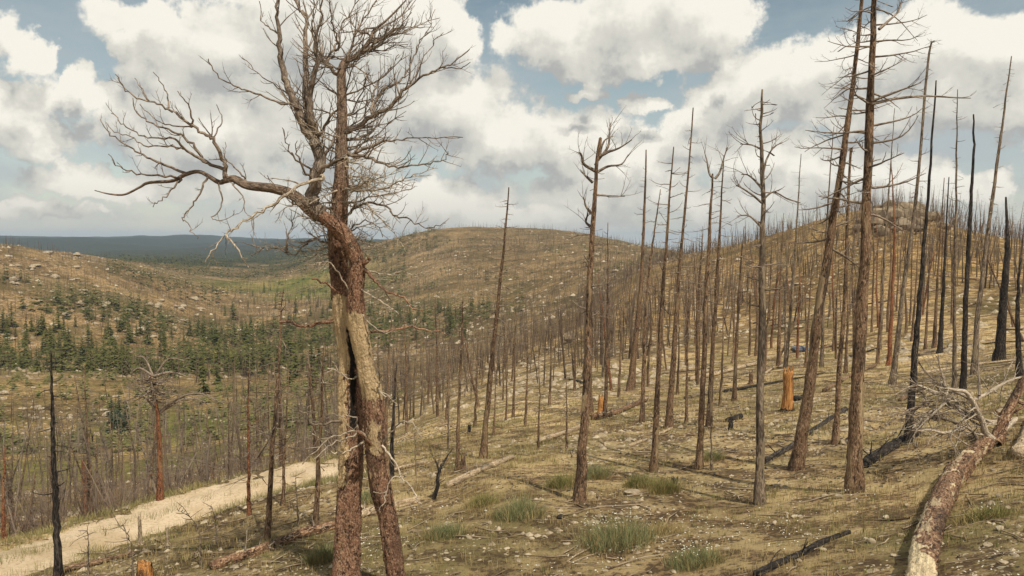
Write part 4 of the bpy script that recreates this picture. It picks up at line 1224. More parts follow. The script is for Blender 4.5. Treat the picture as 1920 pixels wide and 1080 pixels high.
for q, (x0, y0, x1, y1, w) in enumerate([(1009, 842, 1011, 640, 5), (1062, 842, 1061, 690, 5), (1077, 733, 1079, 560, 6), (962, 782, 966, 590, 6), (985, 800, 990, 600, 6), (1030, 760, 1034, 600, 6), (890, 800, 896, 620, 6), (837, 787, 842, 630, 6), (925, 815, 930, 690, 5), (948, 790, 951, 640, 5), (1160, 745, 1165, 560, 6), (1418, 668, 1420, 500, 8), (1645, 682, 1655, 480, 8), (1585, 700, 1592, 500, 8), (1710, 640, 1722, 440, 7), (1735, 655, 1742, 470, 7), (1510, 690, 1522, 480, 7), (1350, 760, 1358, 560, 7), (1270, 740, 1274, 560, 6), (1230, 760, 1232, 600, 6)]):
    S_([(x0, y0), ((x0 + x1) / 2 + 1, (y0 + y1) / 2), (x1, y1)], w, 'brown', (16, .35, .97, 0.55, .25, 0.1, 2), 'thin dark snag with short twigs scattered over the open middle slope', 'thin snags on the middle slope', sides=6, split=False)
for i, (a, k) in enumerate(SN):
    if len(a) >= 5 and a[2] is not None:
        k = dict(k)
        k.setdefault('seed', i)
        if 'sapling' in k.get('name', ''):
            k['split'] = False
    snag(*a, **k)
# -- stumps -------------------------------------------------------------------
def stump(p, wpx, hpx, mat, label, seed, jag=0.35, taper=0.8, char_base=False):
    rng = np.random.default_rng(seed)
    base = hit(*p)
    k = base[1] / F
    r, h = wpx * 0.5 * k, hpx * k
    n, m = 14, 8
    a = np.arange(n) * 2 * math.pi / n
    top = h * (1 + jag * (rng.random(n) - 0.5) * 1.6)
    V = []
    for i in range(m):
        t = i / (m - 1)
        rad = r * (1.0 + 0.45 * (1 - t) ** 5) * (1 - (1 - taper) * t) * (1 + 0.10 * rng.normal(size=n) + 0.06 * np.sin(3 * a))
        z = -0.08 + (top + 0.08) * t
        V += [[rad[q] * math.cos(a[q]), rad[q] * math.sin(a[q]), z[q]] for q in range(n)]
    Q = [[i * n + q, i * n + (q + 1) % n, (i + 1) * n + (q + 1) % n, (i + 1) * n + q] for i in range(m - 1) for q in range(n)]
    V.append([0, 0, h * 0.8])
    T = [[(m - 1) * n + q, (m - 1) * n + (q + 1) % n, m * n] for q in range(n)]
    root = empty('tree_stump', base)
    tag(root, label, 'stump')
    me = mesh_from('trunk', V, Q, T)
    vattr(me, 'rest', V)
    if char_base:
        z = np.array(V)[:, 2]
        fattr(me, 'char', np.clip(1.0 - z / (h * 0.16), 0, 1))
    link('trunk', me, M[mat], root)
    mb = MB()
    for q in range(5):                                    # root buttresses
        an = q * 1.256 + rng.normal(0, 0.3)
        mb2 = MB()
        P = [np.array([math.cos(an) * s, math.sin(an) * s, zz]) for s, zz in ((r * 0.5, h * 0.12), (r * 1.2, 0.04), (r * 2.1, -0.05))]
        mb2.tube(spline(P, 3), np.linspace(r * 0.36, r * 0.12, 7), 6, 0.1, rng)
        link('root', mb2.mesh('root'), M['char' if char_base else mat], root)


stump((1477, 771), 19, 80, 'orange', 'bright orange split stump with a charred foot below the leaning snag', 1, 0.12, 0.92, True)
stump((1127, 776), 13, 32, 'orange', 'small orange stump beside dark upturned roots at the thin brown snag', 2, 0.4)
stump((263, 1021), 8, 56, 'wood', 'knobbly pale post-like stub standing beside the track', 3, 0.3, 0.7)
stump((314, 1022), 7, 34, 'wood', 'smaller pale stub beside the track, near the knobbly one', 4, 0.3, 0.7)
stump((868, 880), 11, 24, 'brown', 'low dark broken stump near the charred leaning stub', 5, 0.6)
stump((880, 812), 7, 14, 'char', 'little black burnt stump on the slope by the leaning dark snag', 6, 0.5)
stump((1408, 720), 8, 22, 'brown', 'small brown stump behind the slender grey-brown snag', 7, 0.4)
stump((1370, 806), 9, 20, 'char', 'small charred stub under a short burnt log', 8, 0.5)
stump((272, 1086), 30, 24, 'orange', 'splintered orange stump at the lower edge of the slope by the track', 9, 0.8)
stump((1265, 917), 14, 16, 'char', 'tiny burnt stub beside the yellow-green weeds', 10, 0.9)


# -- fallen logs --------------------------------------------------------------
def log(pts, w0, w1, mat, label, seed, lift=0.35, name='fallen_log', bare=None, stubs=6, free=(), seg=14, base_mat='limb', sides=18, bump_=0.22):
    rng = np.random.default_rng(500 + seed)
    G = [hit(px, py) for px, py in pts]
    root = empty(name, G[0])
    tag(root, label, 'log')
    P = np.array(G)
    n = (len(P) - 1) * seg + 1
    S = spline(P, seg) if len(P) > 2 else P[0] + (P[-1] - P[0]) * np.linspace(0, 1, n)[:, None]
    t = np.linspace(0, 1, len(S))
    W = 0.5 * (w0 * (1 - t) + w1 * t) * S[:, 1] / F
    S[:, 2] = height(S[:, 0], S[:, 1])
    S[:, 2] = _smooth(S[:, 2][None], 4, 1)[0] + W * 2 * lift
    W = W * (1 + 0.22 * vnoise(t * 7 + seed, t * 0 + 0.3, seed) + 0.15 * vnoise(t * 19, t * 0 + 0.7, seed))
    for i, dz in free:
        S[i, 2] += dz
    mb = MB()
    mb.tube(S, W, sides, 0.09, rng, cap0=True)
    me = mb.mesh('trunk', G[0])
    if bump_:
        relief(me, S - np.array(G[0]), bump_, seed=seed)
    if bare is not None:
        co = np.array([v.co[:] for v in me.vertices])
        fattr(me, 'bare', bare(co + np.array(G[0]), S, W))
    link('trunk', me, M[mat], root)
    for q in range(stubs):
        j = rng.integers(1, len(S) - 1)
        D = S[j + 1] - S[j]
        D /= np.linalg.norm(D)
        d = np.cross(D, rng.normal(0, 1, 3))
        d[2] = abs(d[2]) + 0.2
        b2 = MB()
        grow(b2, S[j], d + D * 0.5, W[j] * (2.0 + 4 * rng.random()), max(W[j] * 0.2, 0.008), rng, 0.1, 0.2, 4, 4, 0.4, 1, (2, 0.4))
        link('branch', b2.mesh('branch', G[0]), M[base_mat], root)
    return root, S, W


# the big near log and its bleached crown
def big_log():
    def bare(co, S, W):
        d = np.array([np.argmin(((S - c) ** 2).sum(1)) for c in co])
        u = (co[:, 0] - S[d, 0]) / W[d]
        zz = (co[:, 2] - S[d, 2]) / W[d]
        t = d / (len(S) - 1)
        n1 = fbm(co[:, 0] * 2.5, co[:, 1] * 2.5 + co[:, 2] * 2, 31)
        lowend = np.clip((0.30 - t) / 0.05 + n1 * 3.0 - 0.2 - u * 1.6, 0, 1)
        streak = np.clip(1 - np.abs(t - 0.42) / 0.13, 0, 1) * np.clip(0.9 - np.abs(u + 0.8) * 1.5, 0, 1) * 1.2
        patch = np.clip(n1 * 3.2 - 0.85, 0, 1) * 0.8
        return np.maximum(np.maximum(lowend, streak), patch)
    root, S, W = log([(1712, 1190), (1728, 1100), (1746, 1008), (1780, 926), (1818, 872), (1850, 842)], 60, 28, 'log', 'big red-brown fallen log with peeling bark, pale end and bleached branchy top', 1, 0.42, bare=bare, stubs=0, sides=36, seg=22, bump_=0.14)
    base = np.array(root.location)
    rng = np.random.default_rng(77)
    tip = S[-1]
    y0 = tip[1]
    # traced crown limbs; depth drift in metres
    LB = [([(1866, 830), (1880, 800), (1888, 775), (1905, 742), (1925, 700), (1950, 660)], 26, 9, 0.8, 'log'),
          ([(1866, 828), (1848, 812), (1842, 790), (1832, 770), (1822, 750), (1810, 735), (1795, 732), (1775, 728)], 15, 5, -0.3, 'pale'),
          ([(1848, 812), (1840, 785), (1828, 768)], 11, 7, 0.2, 'limb'),
          ([(1822, 752), (1850, 738), (1880, 720), (1905, 710), (1925, 705)], 8, 4, 0.7, 'pale'),
          ([(1870, 825), (1890, 800), (1905, 785), (1883, 792), (1855, 790), (1830, 783), (1810, 777)], 10, 5, 0.5, 'pale'),
          ([(1834, 838), (1828, 815), (1815, 802)], 9, 5, -0.3, 'pale'),
          ([(1812, 800), (1795, 806), (1770, 812), (1745, 806), (1715, 808)], 9, 3, -0.5, 'pale'),
          ([(1826, 752), (1800, 738), (1775, 730), (1768, 718), (1745, 718), (1720, 718)], 8, 2, 0.4, 'pale'),
          ([(1815, 780), (1800, 770), (1795, 755), (1785, 745)], 7, 3, 0.3, 'pale'),
          ([(1780, 745), (1765, 762), (1740, 785), (1720, 805), (1712, 820)], 7, 2, -0.6, 'pale'),
          ([(1760, 765), (1735, 778), (1715, 790), (1700, 800)], 5, 2, 0.3, 'pale'),
          ([(1775, 730), (1765, 720), (1750, 712), (1735, 695), (1722, 680)], 5, 2, 0.6, 'limb'),
          ([(1785, 745), (1770, 738), (1760, 730), (1752, 720)], 5, 2, -0.3, 'pale'),
          ([(1830, 770), (1800, 790), (1782, 820), (1792, 838)], 5, 2, -0.4, 'pale'),
          ([(1772, 725), (1768, 705), (1762, 690), (1760, 665)], 5, 2, 0.5, 'limb'),
          ([(1836, 742), (1836, 715), (1834, 690), (1835, 672)], 6, 2, 0.6, 'limb')]
    for q in range(12):
        sx, sy = rng.uniform(1745, 1850), rng.uniform(735, 800)
        ex, ey = sx - rng.uniform(30, 110), sy + rng.uniform(-35, 60)
        LB.append(([(sx, sy), ((sx + ex) / 2, (sy + ey) / 2 - rng.uniform(0, 18)), (ex, ey)], rng.uniform(4, 7), 2, rng.uniform(-0.6, 0.6), 'pale' if q % 3 == 0 else 'limb'))
    for pts, w0, w1, dr, mt in LB:
        L_ = np.linspace(0, 1, len(pts))
        P = np.array([px3(p, y0 + dr * l) for p, l in zip(pts, L_)])
        gzs = height(P[:, 0], P[:, 1]) + 0.03
        for i in range(len(P)):
            if P[i, 2] < gzs[i]:
                P[i, 2] = gzs[i]
        Sx = spline(P, 5)
        R = 0.5 * y0 / F * np.linspace(w0, w1, len(Sx))
        mb = MB()
        mb.tube(Sx, R, 8 if w0 > 8 else 6, 0.08, rng)
        for q in range(9 if mt == 'pale' else 7):
            j = rng.integers(2, len(Sx) - 1)
            D = Sx[j + 1] - Sx[j]
            D /= np.linalg.norm(D)
            grow(mb, Sx[j], D * 0.8 + rng.normal(0, 0.6, 3) + (-0.25, 0, 0.12), 0.25 + 0.6 * rng.random(), max(0.009, R[j] * 0.4), rng, 0.05, 0.2, 6, 4, 0.35, 1, (2, 0.5))
        link('limb', mb.mesh('limb', base), M[mt], root)


big_log()
log([(1418, 1082), (1500, 1042), (1545, 1018), (1592, 1000)], 18, 11, 'char', 'black charred log in the grass next to the big red-brown log', 2, 0.18, base_mat='char', stubs=4)
log([(1616, 878), (1660, 850), (1725, 812)], 24, 16, 'char', 'thick charred log lying behind the thickest straight snag', 3, 0.16, base_mat='char', stubs=5)
log([(1434, 868), (1500, 828), (1586, 770)], 14, 9, 'char', 'long thin charred log lying behind the slender and the leaning snags', 4, 0.18, base_mat='char', stubs=4)
log([(1912, 862), (1934, 818), (1958, 772)], 28, 25, 'wood', 'pale bark-stripped log with a burnt hollow end beside the bleached branches', 5, 0.4, stubs=1)
log([(395, 1068), (480, 1040), (560, 1010), (640, 988)], 22, 20, 'log', 'rusty brown rotten log reaching behind the two-stemmed pine, above the track', 6, 0.3, base_mat='pale', stubs=9)
log([(672, 972), (715, 958), (784, 942)], 16, 13, 'wood', 'bleached log in the grass beside the foot of the two-stemmed pine', 7, 0.4, base_mat='pale', stubs=4)
log([(122, 1074), (180, 1060), (252, 1042)], 14, 10, 'brown', 'brown log along the near edge of the track', 8, 0.4, stubs=3)
log([(838, 916), (900, 885), (962, 860)], 14, 8, 'wood', 'pale fallen log with twisted branches beside the leaning dark snag', 9, 0.4, base_mat='pale', stubs=8)
log([(1008, 832), (1050, 818), (1088, 803)], 11, 8, 'wood', 'straight pale log lying across the slope behind the snapped-off snag', 10, 0.45, stubs=1)
log([(1112, 788), (1160, 775), (1212, 752)], 14, 9, 'log', 'brown log with dark roots beside the small orange stump', 11, 0.4, stubs=7)
log([(1290, 715), (1360, 700), (1425, 684)], 8, 7, 'wood', 'long pale log running across the slope behind the close-set middle snags', 12, 0.5, stubs=1)
log([(1365, 792), (1390, 784)], 10, 9, 'char', 'short burnt log on the slope above a charred stub', 13, 0.5, base_mat='char', stubs=1)
log([(1545, 735), (1578, 716), (1640, 690)], 8, 6, 'brown', 'thin brown log lying between the two tallest trunks', 14, 0.4, stubs=4)
log([(0, 1022), (50, 1000), (98, 990)], 13, 9, 'brown', 'dark log along the outer edge of the track under thin snags', 15, 0.4, stubs=5)
log([(1490, 752), (1512, 748)], 11, 10, 'char', 'short black log beside the bright orange stump', 16, 0.4, base_mat='char', stubs=0)
log([(690, 900), (740, 885), (800, 868)], 8, 6, 'wood', 'thin pale log behind the short black pointed snag', 17, 0.5, stubs=3)
log([(1180, 838), (1222, 822), (1260, 805)], 6, 4, 'wood', 'thin bleached pole lying among the close-set middle snags', 18, 0.5, stubs=1)


# thin poles that have come down among the standing snags
fp = np.random.default_rng(404)
for i in range(30):
    d, px = fp.uniform(30, 95), fp.uniform(1060, 1900)
    x, y = (px - 960) / F * d, d
    L_, a = fp.uniform(3.5, 7.5), fp.normal(0.5, 0.7)
    t = np.linspace(0, 1, 12)
    P = np.stack([x + math.cos(a) * L_ * t, y + math.sin(a) * L_ * t, t * 0], 1)
    P[:, 2] = np.maximum(height(P[:, 0], P[:, 1]), np.interp(t, [0, 1], [gz(P[0, 0], P[0, 1]), gz(P[-1, 0], P[-1, 1])])) + 0.06
    kind = ('wood', 'brown', 'char', 'grey')[i % 4]
    root = empty('fallen_pole', P[0])
    tag(root, {'wood': 'bleached', 'brown': 'brown', 'char': 'charred', 'grey': 'grey'}[kind] + ' thin pole lying among the standing snags of the hillside', 'log', 'fallen poles on the hillside')
    mb = MB()
    mb.tube(P, np.linspace(0.09, 0.03, 12) * fp.uniform(0.8, 1.4), 7, 0.1, fp, cap0=True)
    link('trunk', mb.mesh('trunk', P[0]), M[kind], root)
    mb = MB()
    for q in range(9):
        j = fp.integers(3, 11)
        grow(mb, P[j], fp.normal(0, 1, 3) + (0, 0, 0.8), fp.uniform(0.3, 0.9), 0.014, fp, 0.1, 0.2, 4, 3, 0.4, 1, (2, 0.5))
    link('crown', mb.mesh('crown', P[0]), M['pale' if kind == 'wood' else 'limb'], root)


# -- rocks --------------------------------------------------------------------
def rock_mesh(seed, flat=0.55):
    rng = np.random.default_rng(seed)
    import bmesh
    bm = bmesh.new()
    bmesh.ops.create_icosphere(bm, subdivisions=2, radius=1.0)
    axes = rng.normal(0, 1, (9, 3))
    axes /= np.linalg.norm(axes, axis=1)[:, None]
    off = 0.55 + 0.35 * rng.random(9)
    for v in bm.verts:
        p = np.array(v.co)
        for a, o in zip(axes, off):                # chop planes: angular stone
            s = p @ a - o
            if s > 0:
                p = p - a * s * 0.92
        p = p * np.array([1, 0.8, flat]) * (1 + 0.05 * rng.normal())
        v.co = p
    me = bpy.data.meshes.new('rock')
    bm.to_mesh(me)
    bm.free()
    return me


ROCKS = [rock_mesh(s, f) for s, f in ((1, 0.5), (2, 0.65), (3, 0.4), (4, 0.75), (5, 0.55), (6, 0.35))]


def rock(p, wpx, label, group=None, v=0, mat='rock', rz=0.0, stretch=1.0, sink=0.3, hz=1.0):
    b = hit(*p)
    s = wpx * 0.5 * b[1] / F
    me = ROCKS[v % len(ROCKS)]
    if mat != 'rock':
        me = me.copy()
        me.materials.clear()
    o = link('rock', me, M[mat])
    zmin = min(q.co.z for q in me.vertices)
    o.scale = (s, s * stretch, s * hz)
    o.location = (b[0], b[1], b[2] - zmin * s * hz * (1 - 2 * sink * 0.5) - s * hz * 0.08)
    o.rotation_euler = (0, 0, rz)
    tag(o, label, 'rock', group)
    return o


rock((1186, 926), 40, 'flat pale stone slab beside the yellow-green weeds', None, 2, rz=0.2, hz=0.7)
rock((1498, 660), 46, 'low blue-grey boulder at the foot of the rocky knoll', None, 0, 'blue_rock', 0.1, 0.7, 0.3, 0.8)
rock((1072, 640), 46, 'big brownish boulder on the spur beyond the snapped-off snag', None, 3, 'rock_far', rz=0.7, hz=0.8)
rock((1540, 772), 26, 'small flat stone between the orange stump and the leaning snag', None, 2, rz=0.4, hz=0.6)
rock((1580, 832), 22, 'small pale stone at the foot of the medium brown snag', None, 4, rz=1.0)
rock((765, 945), 26, 'pale rock at the end of the bleached log', None, 1, rz=0.3)
rock((1050, 972), 18, 'dark little burnt rock in the grass by the grass clump', None, 1, 'burnt_rock', 0.3)
rr_ = np.random.default_rng(8)
for (p0, p1, n, lab, grp, w) in [((1120, 1000), (1420, 1075), 14, 'fist-sized pale stone in dry grass round the big grass clump', 'stones round the big grass clump', 13),
                                 ((1450, 900), (1700, 1060), 22, 'pale flat stone on the bare ground below the two tallest trunks', 'stones below the tallest trunks', 14),
                                 ((1820, 880), (1920, 1070), 12, 'pale stone in the grass on the far side of the big fallen log', 'stones beyond the big log', 16),
                                 ((760, 1000), (1060, 1070), 12, 'pale stone in the dry grass below the slope of thin snags', 'stones below the middle slope', 13),
                                 ((560, 900), (760, 990), 8, 'pale stone half buried beside the two-stemmed pine', 'stones by the big pine', 15),
                                 ((900, 640), (1180, 760), 46, 'sunlit pale boulder on the rocky spur of the middle slope', 'boulders on the rocky spur', 20),
                                 ((1080, 470), (1560, 640), 46, 'pale boulder among burnt trunks on the hillside below the ridge', 'boulders on the burnt hillside', 17),
                                 ((0, 720), (240, 850), 30, 'tan boulder on the bare bank across the valley floor', 'boulders on the far bank', 17),
                                 ((0, 455), (160, 640), 34, 'pale boulder on the burnt slope across the valley', 'boulders across the valley', 15),
                                 ((180, 560), (440, 650), 26, 'low pale rock on the reddish lower slope across the valley', 'rocks on the lower far slope', 15)]:
    for i in range(n):
        px, py = rr_.uniform(p0[0], p1[0]), rr_.uniform(p0[1], p1[1])
        b = hit(px, py)
        if b is None or b[1] > 700:
            continue
        if road_dist(np.array([b[0]]), np.array([b[1]]))[0][0] < 2.6:
            continue
        sc_ = rr_.uniform(0.6, 1.5)
        rock((px, py), w * sc_, ('larger ' if sc_ > 1.15 else 'smaller ' if sc_ < 0.85 else '') + lab, grp, int(rr_.integers(6)), rz=rr_.uniform(0, 6.28), stretch=rr_.uniform(0.7, 1.2), hz=rr_.uniform(0.55, 1.0))
for me in ROCKS:
    if len(me.materials) == 0:
        me.materials.append(M['rock'])

# knoll of stacked rock on the right-hand hill
for i in range(60):
    px = 1684 + rr_.normal(0, 34)
    top = 372 + abs(px - 1690) * 0.30
    py = rr_.uniform(top, top + 60)
    rock((px, py), rr_.uniform(18, 46), 'weathered block of the rocky knoll that crowns the burnt hill', 'blocks of the rocky knoll', int(rr_.integers(6)), 'rock_far', rr_.uniform(0, 6), 0.9, 0.2, rr_.uniform(0.8, 1.35))


# -- grass, shrubs, flowers ----------------------------------------------------
def blades(cx, cy, n_each, hgt, wid, spread, rng, lean=0.35, zoff=None):
    """many thin three-sided blades round the given centres"""
    n = len(cx) * n_each
    x = np.repeat(cx, n_each) + rng.normal(0, 1, n) * np.repeat(spread, n_each)
    y = np.repeat(cy, n_each) + rng.normal(0, 1, n) * np.repeat(spread, n_each)
    h = np.repeat(hgt, n_each) * rng.uniform(0.45, 1.15, n)
    w = np.repeat(wid, n_each) * rng.uniform(0.6, 1.3, n)
    a = rng.uniform(0, 6.283, n)
    z = height(x, y) - 0.02
    b = rng.uniform(0, 6.283, n)
    out = np.stack([x - np.repeat(cx, n_each), y - np.repeat(cy, n_each)], 1)
    out /= np.linalg.norm(out, axis=1)[:, None] + 1e-6
    L = lean * rng.uniform(0.2, 1.4, n)
    tx = x + (out[:, 0] * 0.7 + np.cos(b) * 0.6) * h * L
    ty = y + (out[:, 1] * 0.7 + np.sin(b) * 0.6) * h * L
    V = np.empty((n, 5, 3))
    dx, dy = np.cos(a) * w, np.sin(a) * w
    V[:, 0] = np.stack([x - dx, y - dy, z], 1)
    V[:, 1] = np.stack([x + dx, y + dy, z], 1)
    mx, my = x * 0.62 + tx * 0.38, y * 0.62 + ty * 0.38
    V[:, 2] = np.stack([mx + dx * 0.75, my + dy * 0.75, z + h * 0.6], 1)
    V[:, 3] = np.stack([mx - dx * 0.75, my - dy * 0.75, z + h * 0.6], 1)
    V[:, 4] = np.stack([tx, ty, z + h], 1)
    i = np.arange(n)[:, None] * 5
    return V.reshape(-1, 3), (i + np.array([[0, 1, 2, 3]])), (i + np.array([[3, 2, 4]]))


def scatter(n, rmin, rmax, rng, az=0.72, power=0.7):
    """ground positions, denser near the viewer"""
    u = rng.random(n)
    r = (rmin ** power + u * (rmax ** power - rmin ** power)) ** (1 / power)
    a = rng.uniform(-az, az, n)
    x, y = r * np.sin(a), r * np.cos(a)
    ok = np.ones(n, bool)
    m = (np.abs(x + 12) < 40) & (y < 70)
    d = np.full(n, 99.0)
    d[m] = road_dist(x[m], y[m])[0]
    ok &= d > ROAD_W * (0.72 + 0.5 * rng.random(n))
    return x[ok], y[ok], r[ok]


def grass(name, mat, n, each, h0, rng, key, thr, rmax=75):
    x, y, r = scatter(n, 5.0, rmax, rng)
    keep = fbm(x / 3.2, y / 3.2, key) + 0.6 * fbm(x / 0.9, y / 0.9, key + 9) > thr
    x, y, r = x[keep], y[keep], r[keep]
    sc = np.clip(r / 14, 0.9, 2.2)
    V, Q, T = blades(x, y, each, h0 * (0.7 + 0.6 * rng.random(len(x))) * np.clip(r / 16, 0.95, 1.35), 0.0038 * sc, 0.05 * sc, rng)
    o = link(name, mesh_from(name, V, Q, T), M[mat])
    tag(o, {'dry_grass': 'sparse straw-coloured dry grass covering the slope', 'green_grass': 'thin patches of olive green grass on the slope'}[name], 'grass', kind='stuff')


g_rng = np.random.default_rng(5)
grass('dry_grass', 'grass_dry', 25000, 6, 0.15, g_rng, 300, -0.12)
grass('green_grass', 'grass_green', 19000, 6, 0.13, g_rng, 330, 0.16)


def verge():
    rng = np.random.default_rng(12)
    n = 2600
    t = rng.uniform(0, len(ROAD) - 1.01, n)
    i = t.astype(int)
    c = ROAD[i] + (ROAD[i + 1] - ROAD[i]) * (t - i)[:, None]
    d = ROAD[i + 1] - ROAD[i]
    d = d[:, :2] / np.linalg.norm(d[:, :2], axis=1)[:, None]
    o = np.where(rng.random(n) < 0.12, rng.normal(0, 0.18, n), rng.choice([-1, 1], n) * ROAD_W * rng.uniform(0.72, 1.7, n))
    x, y = c[:, 0] - d[:, 1] * o, c[:, 1] + d[:, 0] * o
    keep = fbm(x / 1.6, y / 1.6, 888) > -0.15
    x, y = x[keep], y[keep]
    V, Q, T = blades(x, y, 7, rng.uniform(0.10, 0.34, len(x)), np.full(len(x), 0.006), np.full(len(x), 0.07), rng, 0.6)
    tag(link('verge_grass', mesh_from('verge_grass', V, Q, T), M['verge']), 'ragged grass along the edges of the dirt track', 'grass', kind='stuff')


verge()


def shrub(p, wpx, hpx, label, mat='shrub', flowers=0, seed=0):
    rng = np.random.default_rng(900 + seed)
    b = hit(*p)
    k = b[1] / F
    r = wpx * 0.5 * k
    n = 95
    a, q = rng.uniform(0, 6.283, n), np.sqrt(rng.random(n))
    cx, cy = b[0] + r * q * np.cos(a), b[1] + r * 0.8 * q * np.sin(a)
    root = empty('shrub', b)
    tag(root, label, 'shrub')
    V, Q, T = blades(cx, cy, 12, hpx * k * (1.1 - 0.6 * q) * rng.uniform(0.6, 1.25, n), np.full(n, 0.0036), np.full(n, 0.06), rng, 0.75)
    link('foliage', mesh_from('foliage', V - b, Q, T), M[mat], root)
    a2, q2 = rng.uniform(0, 6.283, 60), np.sqrt(rng.random(60)) * 1.25
    V, Q, T = blades(b[0] + r * q2 * np.cos(a2), b[1] + r * 0.85 * q2 * np.sin(a2), 8, np.full(60, hpx * k * 0.6), np.full(60, 0.0036), np.full(60, 0.07), rng, 0.8)
    o = link('dry_stem', mesh_from('dry_stem', V - b, Q, T), M['grass_dry'], root)
    o['kind'] = 'stuff'
    if flowers:
        mb = MB()
        for i in range(flowers):
            j = rng.integers(n)
            c = np.array([cx[j], cy[j], gz(cx[j], cy[j]) + hpx * k * rng.uniform(0.5, 1.0)]) - b
            s = 0.014
            mb.add(c + s * np.array([[1, 0, 0], [0, 1, 0], [-1, 0, 0], [0, -1, 0], [0, 0, .7], [0, 0, -.5]]), None, [[0, 1, 4], [1, 2, 4], [2, 3, 4], [3, 0, 4], [1, 0, 5], [2, 1, 5], [3, 2, 5], [0, 3, 5]])
        o = link('blossom', mb.mesh('blossom'), M['flower'], root)
        o['kind'] = 'stuff'


shrub((1158, 1022), 150, 70, 'widest grey-green grass clump dotted with white flowers', 'shrub', 60, 1)
shrub((972, 968), 92, 48, 'rounded green grass clump on the bare slope below the leaning dark snag', 'shrub', 0, 2)
shrub((835, 1005), 74, 36, 'loose green clump close to the two-stemmed pine', 'shrub', 6, 3)
shrub((1305, 1058), 92, 44, 'low green clump with white flowers beside the widest clump', 'shrub', 40, 4)
shrub((1245, 922), 52, 40, 'yellow-green weeds behind the flat stone slab', 'grass_green', 0, 5)
shrub((1200, 912), 50, 30, 'thin yellowish weeds beside the flat stone slab', 'grass_green', 0, 6)
shrub((1110, 895), 60, 36, 'green tuft at the foot of the snapped-off snag', 'shrub', 0, 7)
shrub((1055, 912), 56, 36, 'sparse pale green tuft beside the snapped-off snag', 'grass_green', 0, 8)
shrub((1240, 1000), 70, 26, 'pale dry tuft between the two flowered clumps', 'grass_dry', 6, 9)
shrub((610, 1050), 66, 40, 'dark green tuft between the rotten log and the big pine', 'shrub', 0, 10)
shrub((905, 945), 50, 26, 'small green tuft near the charred leaning stub', 'grass_green', 0, 11)
shrub((1335, 862), 34, 24, 'small dark green tuft at the fork-topped snag', 'shrub', 0, 12)
shrub((690, 940), 60, 30, 'green tuft between the stems of the big pine and the bleached log', 'shrub', 0, 13)
shrub((400, 895), 60, 22, 'straw tuft on the outer verge of the track below the arching pine', 'grass_dry', 0, 14)
shrub((1850, 970), 80, 30, 'low green patch beside the big fallen log', 'grass_green', 10, 15)


def chips(name, mat, n, rmin, rmax, s0, rng, key, thr, label, cat, lift=0.0, az=0.72):
    x, y, r = scatter(n, rmin, rmax, rng, az)
    keep = 0.7 * fbm(x / 7, y / 7, key + 6) + 0.7 * fbm(x / 2.5, y / 2.5, key) + 0.4 * fbm(x / 0.7, y / 0.7, key + 3) > thr
    x, y, r = x[keep], y[keep], r[keep]
    m = len(x)
    s = s0 * rng.uniform(0.4, 1.5, m) ** 1.3 * np.clip(r / 14, 0.8, 2.0)
    a = rng.uniform(0, 6.283, m)
    base = np.array([[1, 0, 0], [0.3, 0.8, 0.1], [-0.8, 0.5, 0], [-0.7, -0.6, 0.05], [0.4, -0.8, 0], [0.1, 0.05, 0.55], [-0.3, 0.1, 0.5]])
    B = base[None] * (1 + 0.25 * rng.normal(0, 1, (m, 7, 3)))
    X = x[:, None] + s[:, None] * (B[..., 0] * np.cos(a)[:, None] - B[..., 1] * np.sin(a)[:, None])
    Y = y[:, None] + s[:, None] * (B[..., 0] * np.sin(a)[:, None] + B[..., 1] * np.cos(a)[:, None])
    Z = height(x, y)[:, None] - 0.1 * s[:, None] + s[:, None] * B[..., 2] + lift * rng.random((m, 1))
    V = np.stack([X, Y, Z], -1).reshape(-1, 3)
    T0 = np.array([[0, 1, 5], [1, 2, 6], [1, 6, 5], [2, 3, 6], [3, 4, 5], [3, 5, 6], [4, 0, 5]])
    T = (np.arange(m)[:, None, None] * 7 + T0).reshape(-1, 3)
    tag(link(name, mesh_from(name, V, None, T, False), M[mat]), label, cat, kind='stuff')


chips('stones', 'rock', 7000, 6, 70, 0.06, g_rng, 425, 0.12, 'scattered palm-sized pale stones on the slope', 'stones')
chips('pebbles', 'rock', 36000, 5.5, 60, 0.024, g_rng, 410, -0.02, 'pale pebbles and stone chips strewn over the slope', 'pebbles')
chips('flowers', 'flower', 9000, 5.5, 20, 0.011, g_rng, 440, 0.20, 'tiny white flowers dotted through the grass', 'flowers', 0.12)
chips('rubble', 'rock', 9000, 55, 200, 0.15, g_rng, 470, 0.05, 'loose pale rubble on the burnt hillside', 'rubble')
chips('scree', 'rock_far', 30000, 240, 1000, 0.42, g_rng, 500, 0.10, 'broken granite scattered over the slopes across the valley', 'scree')
chips('boulder_field', 'boulder', 6000, 260, 1000, 0.62, g_rng, 520, 0.22, 'pale boulders dotted over the far burnt slopes', 'boulders')
chips('charcoal', 'burnt_rock', 16000, 6, 45, 0.026, g_rng, 540, 0.05, 'bits of charcoal and burnt bark in the grass', 'charcoal')


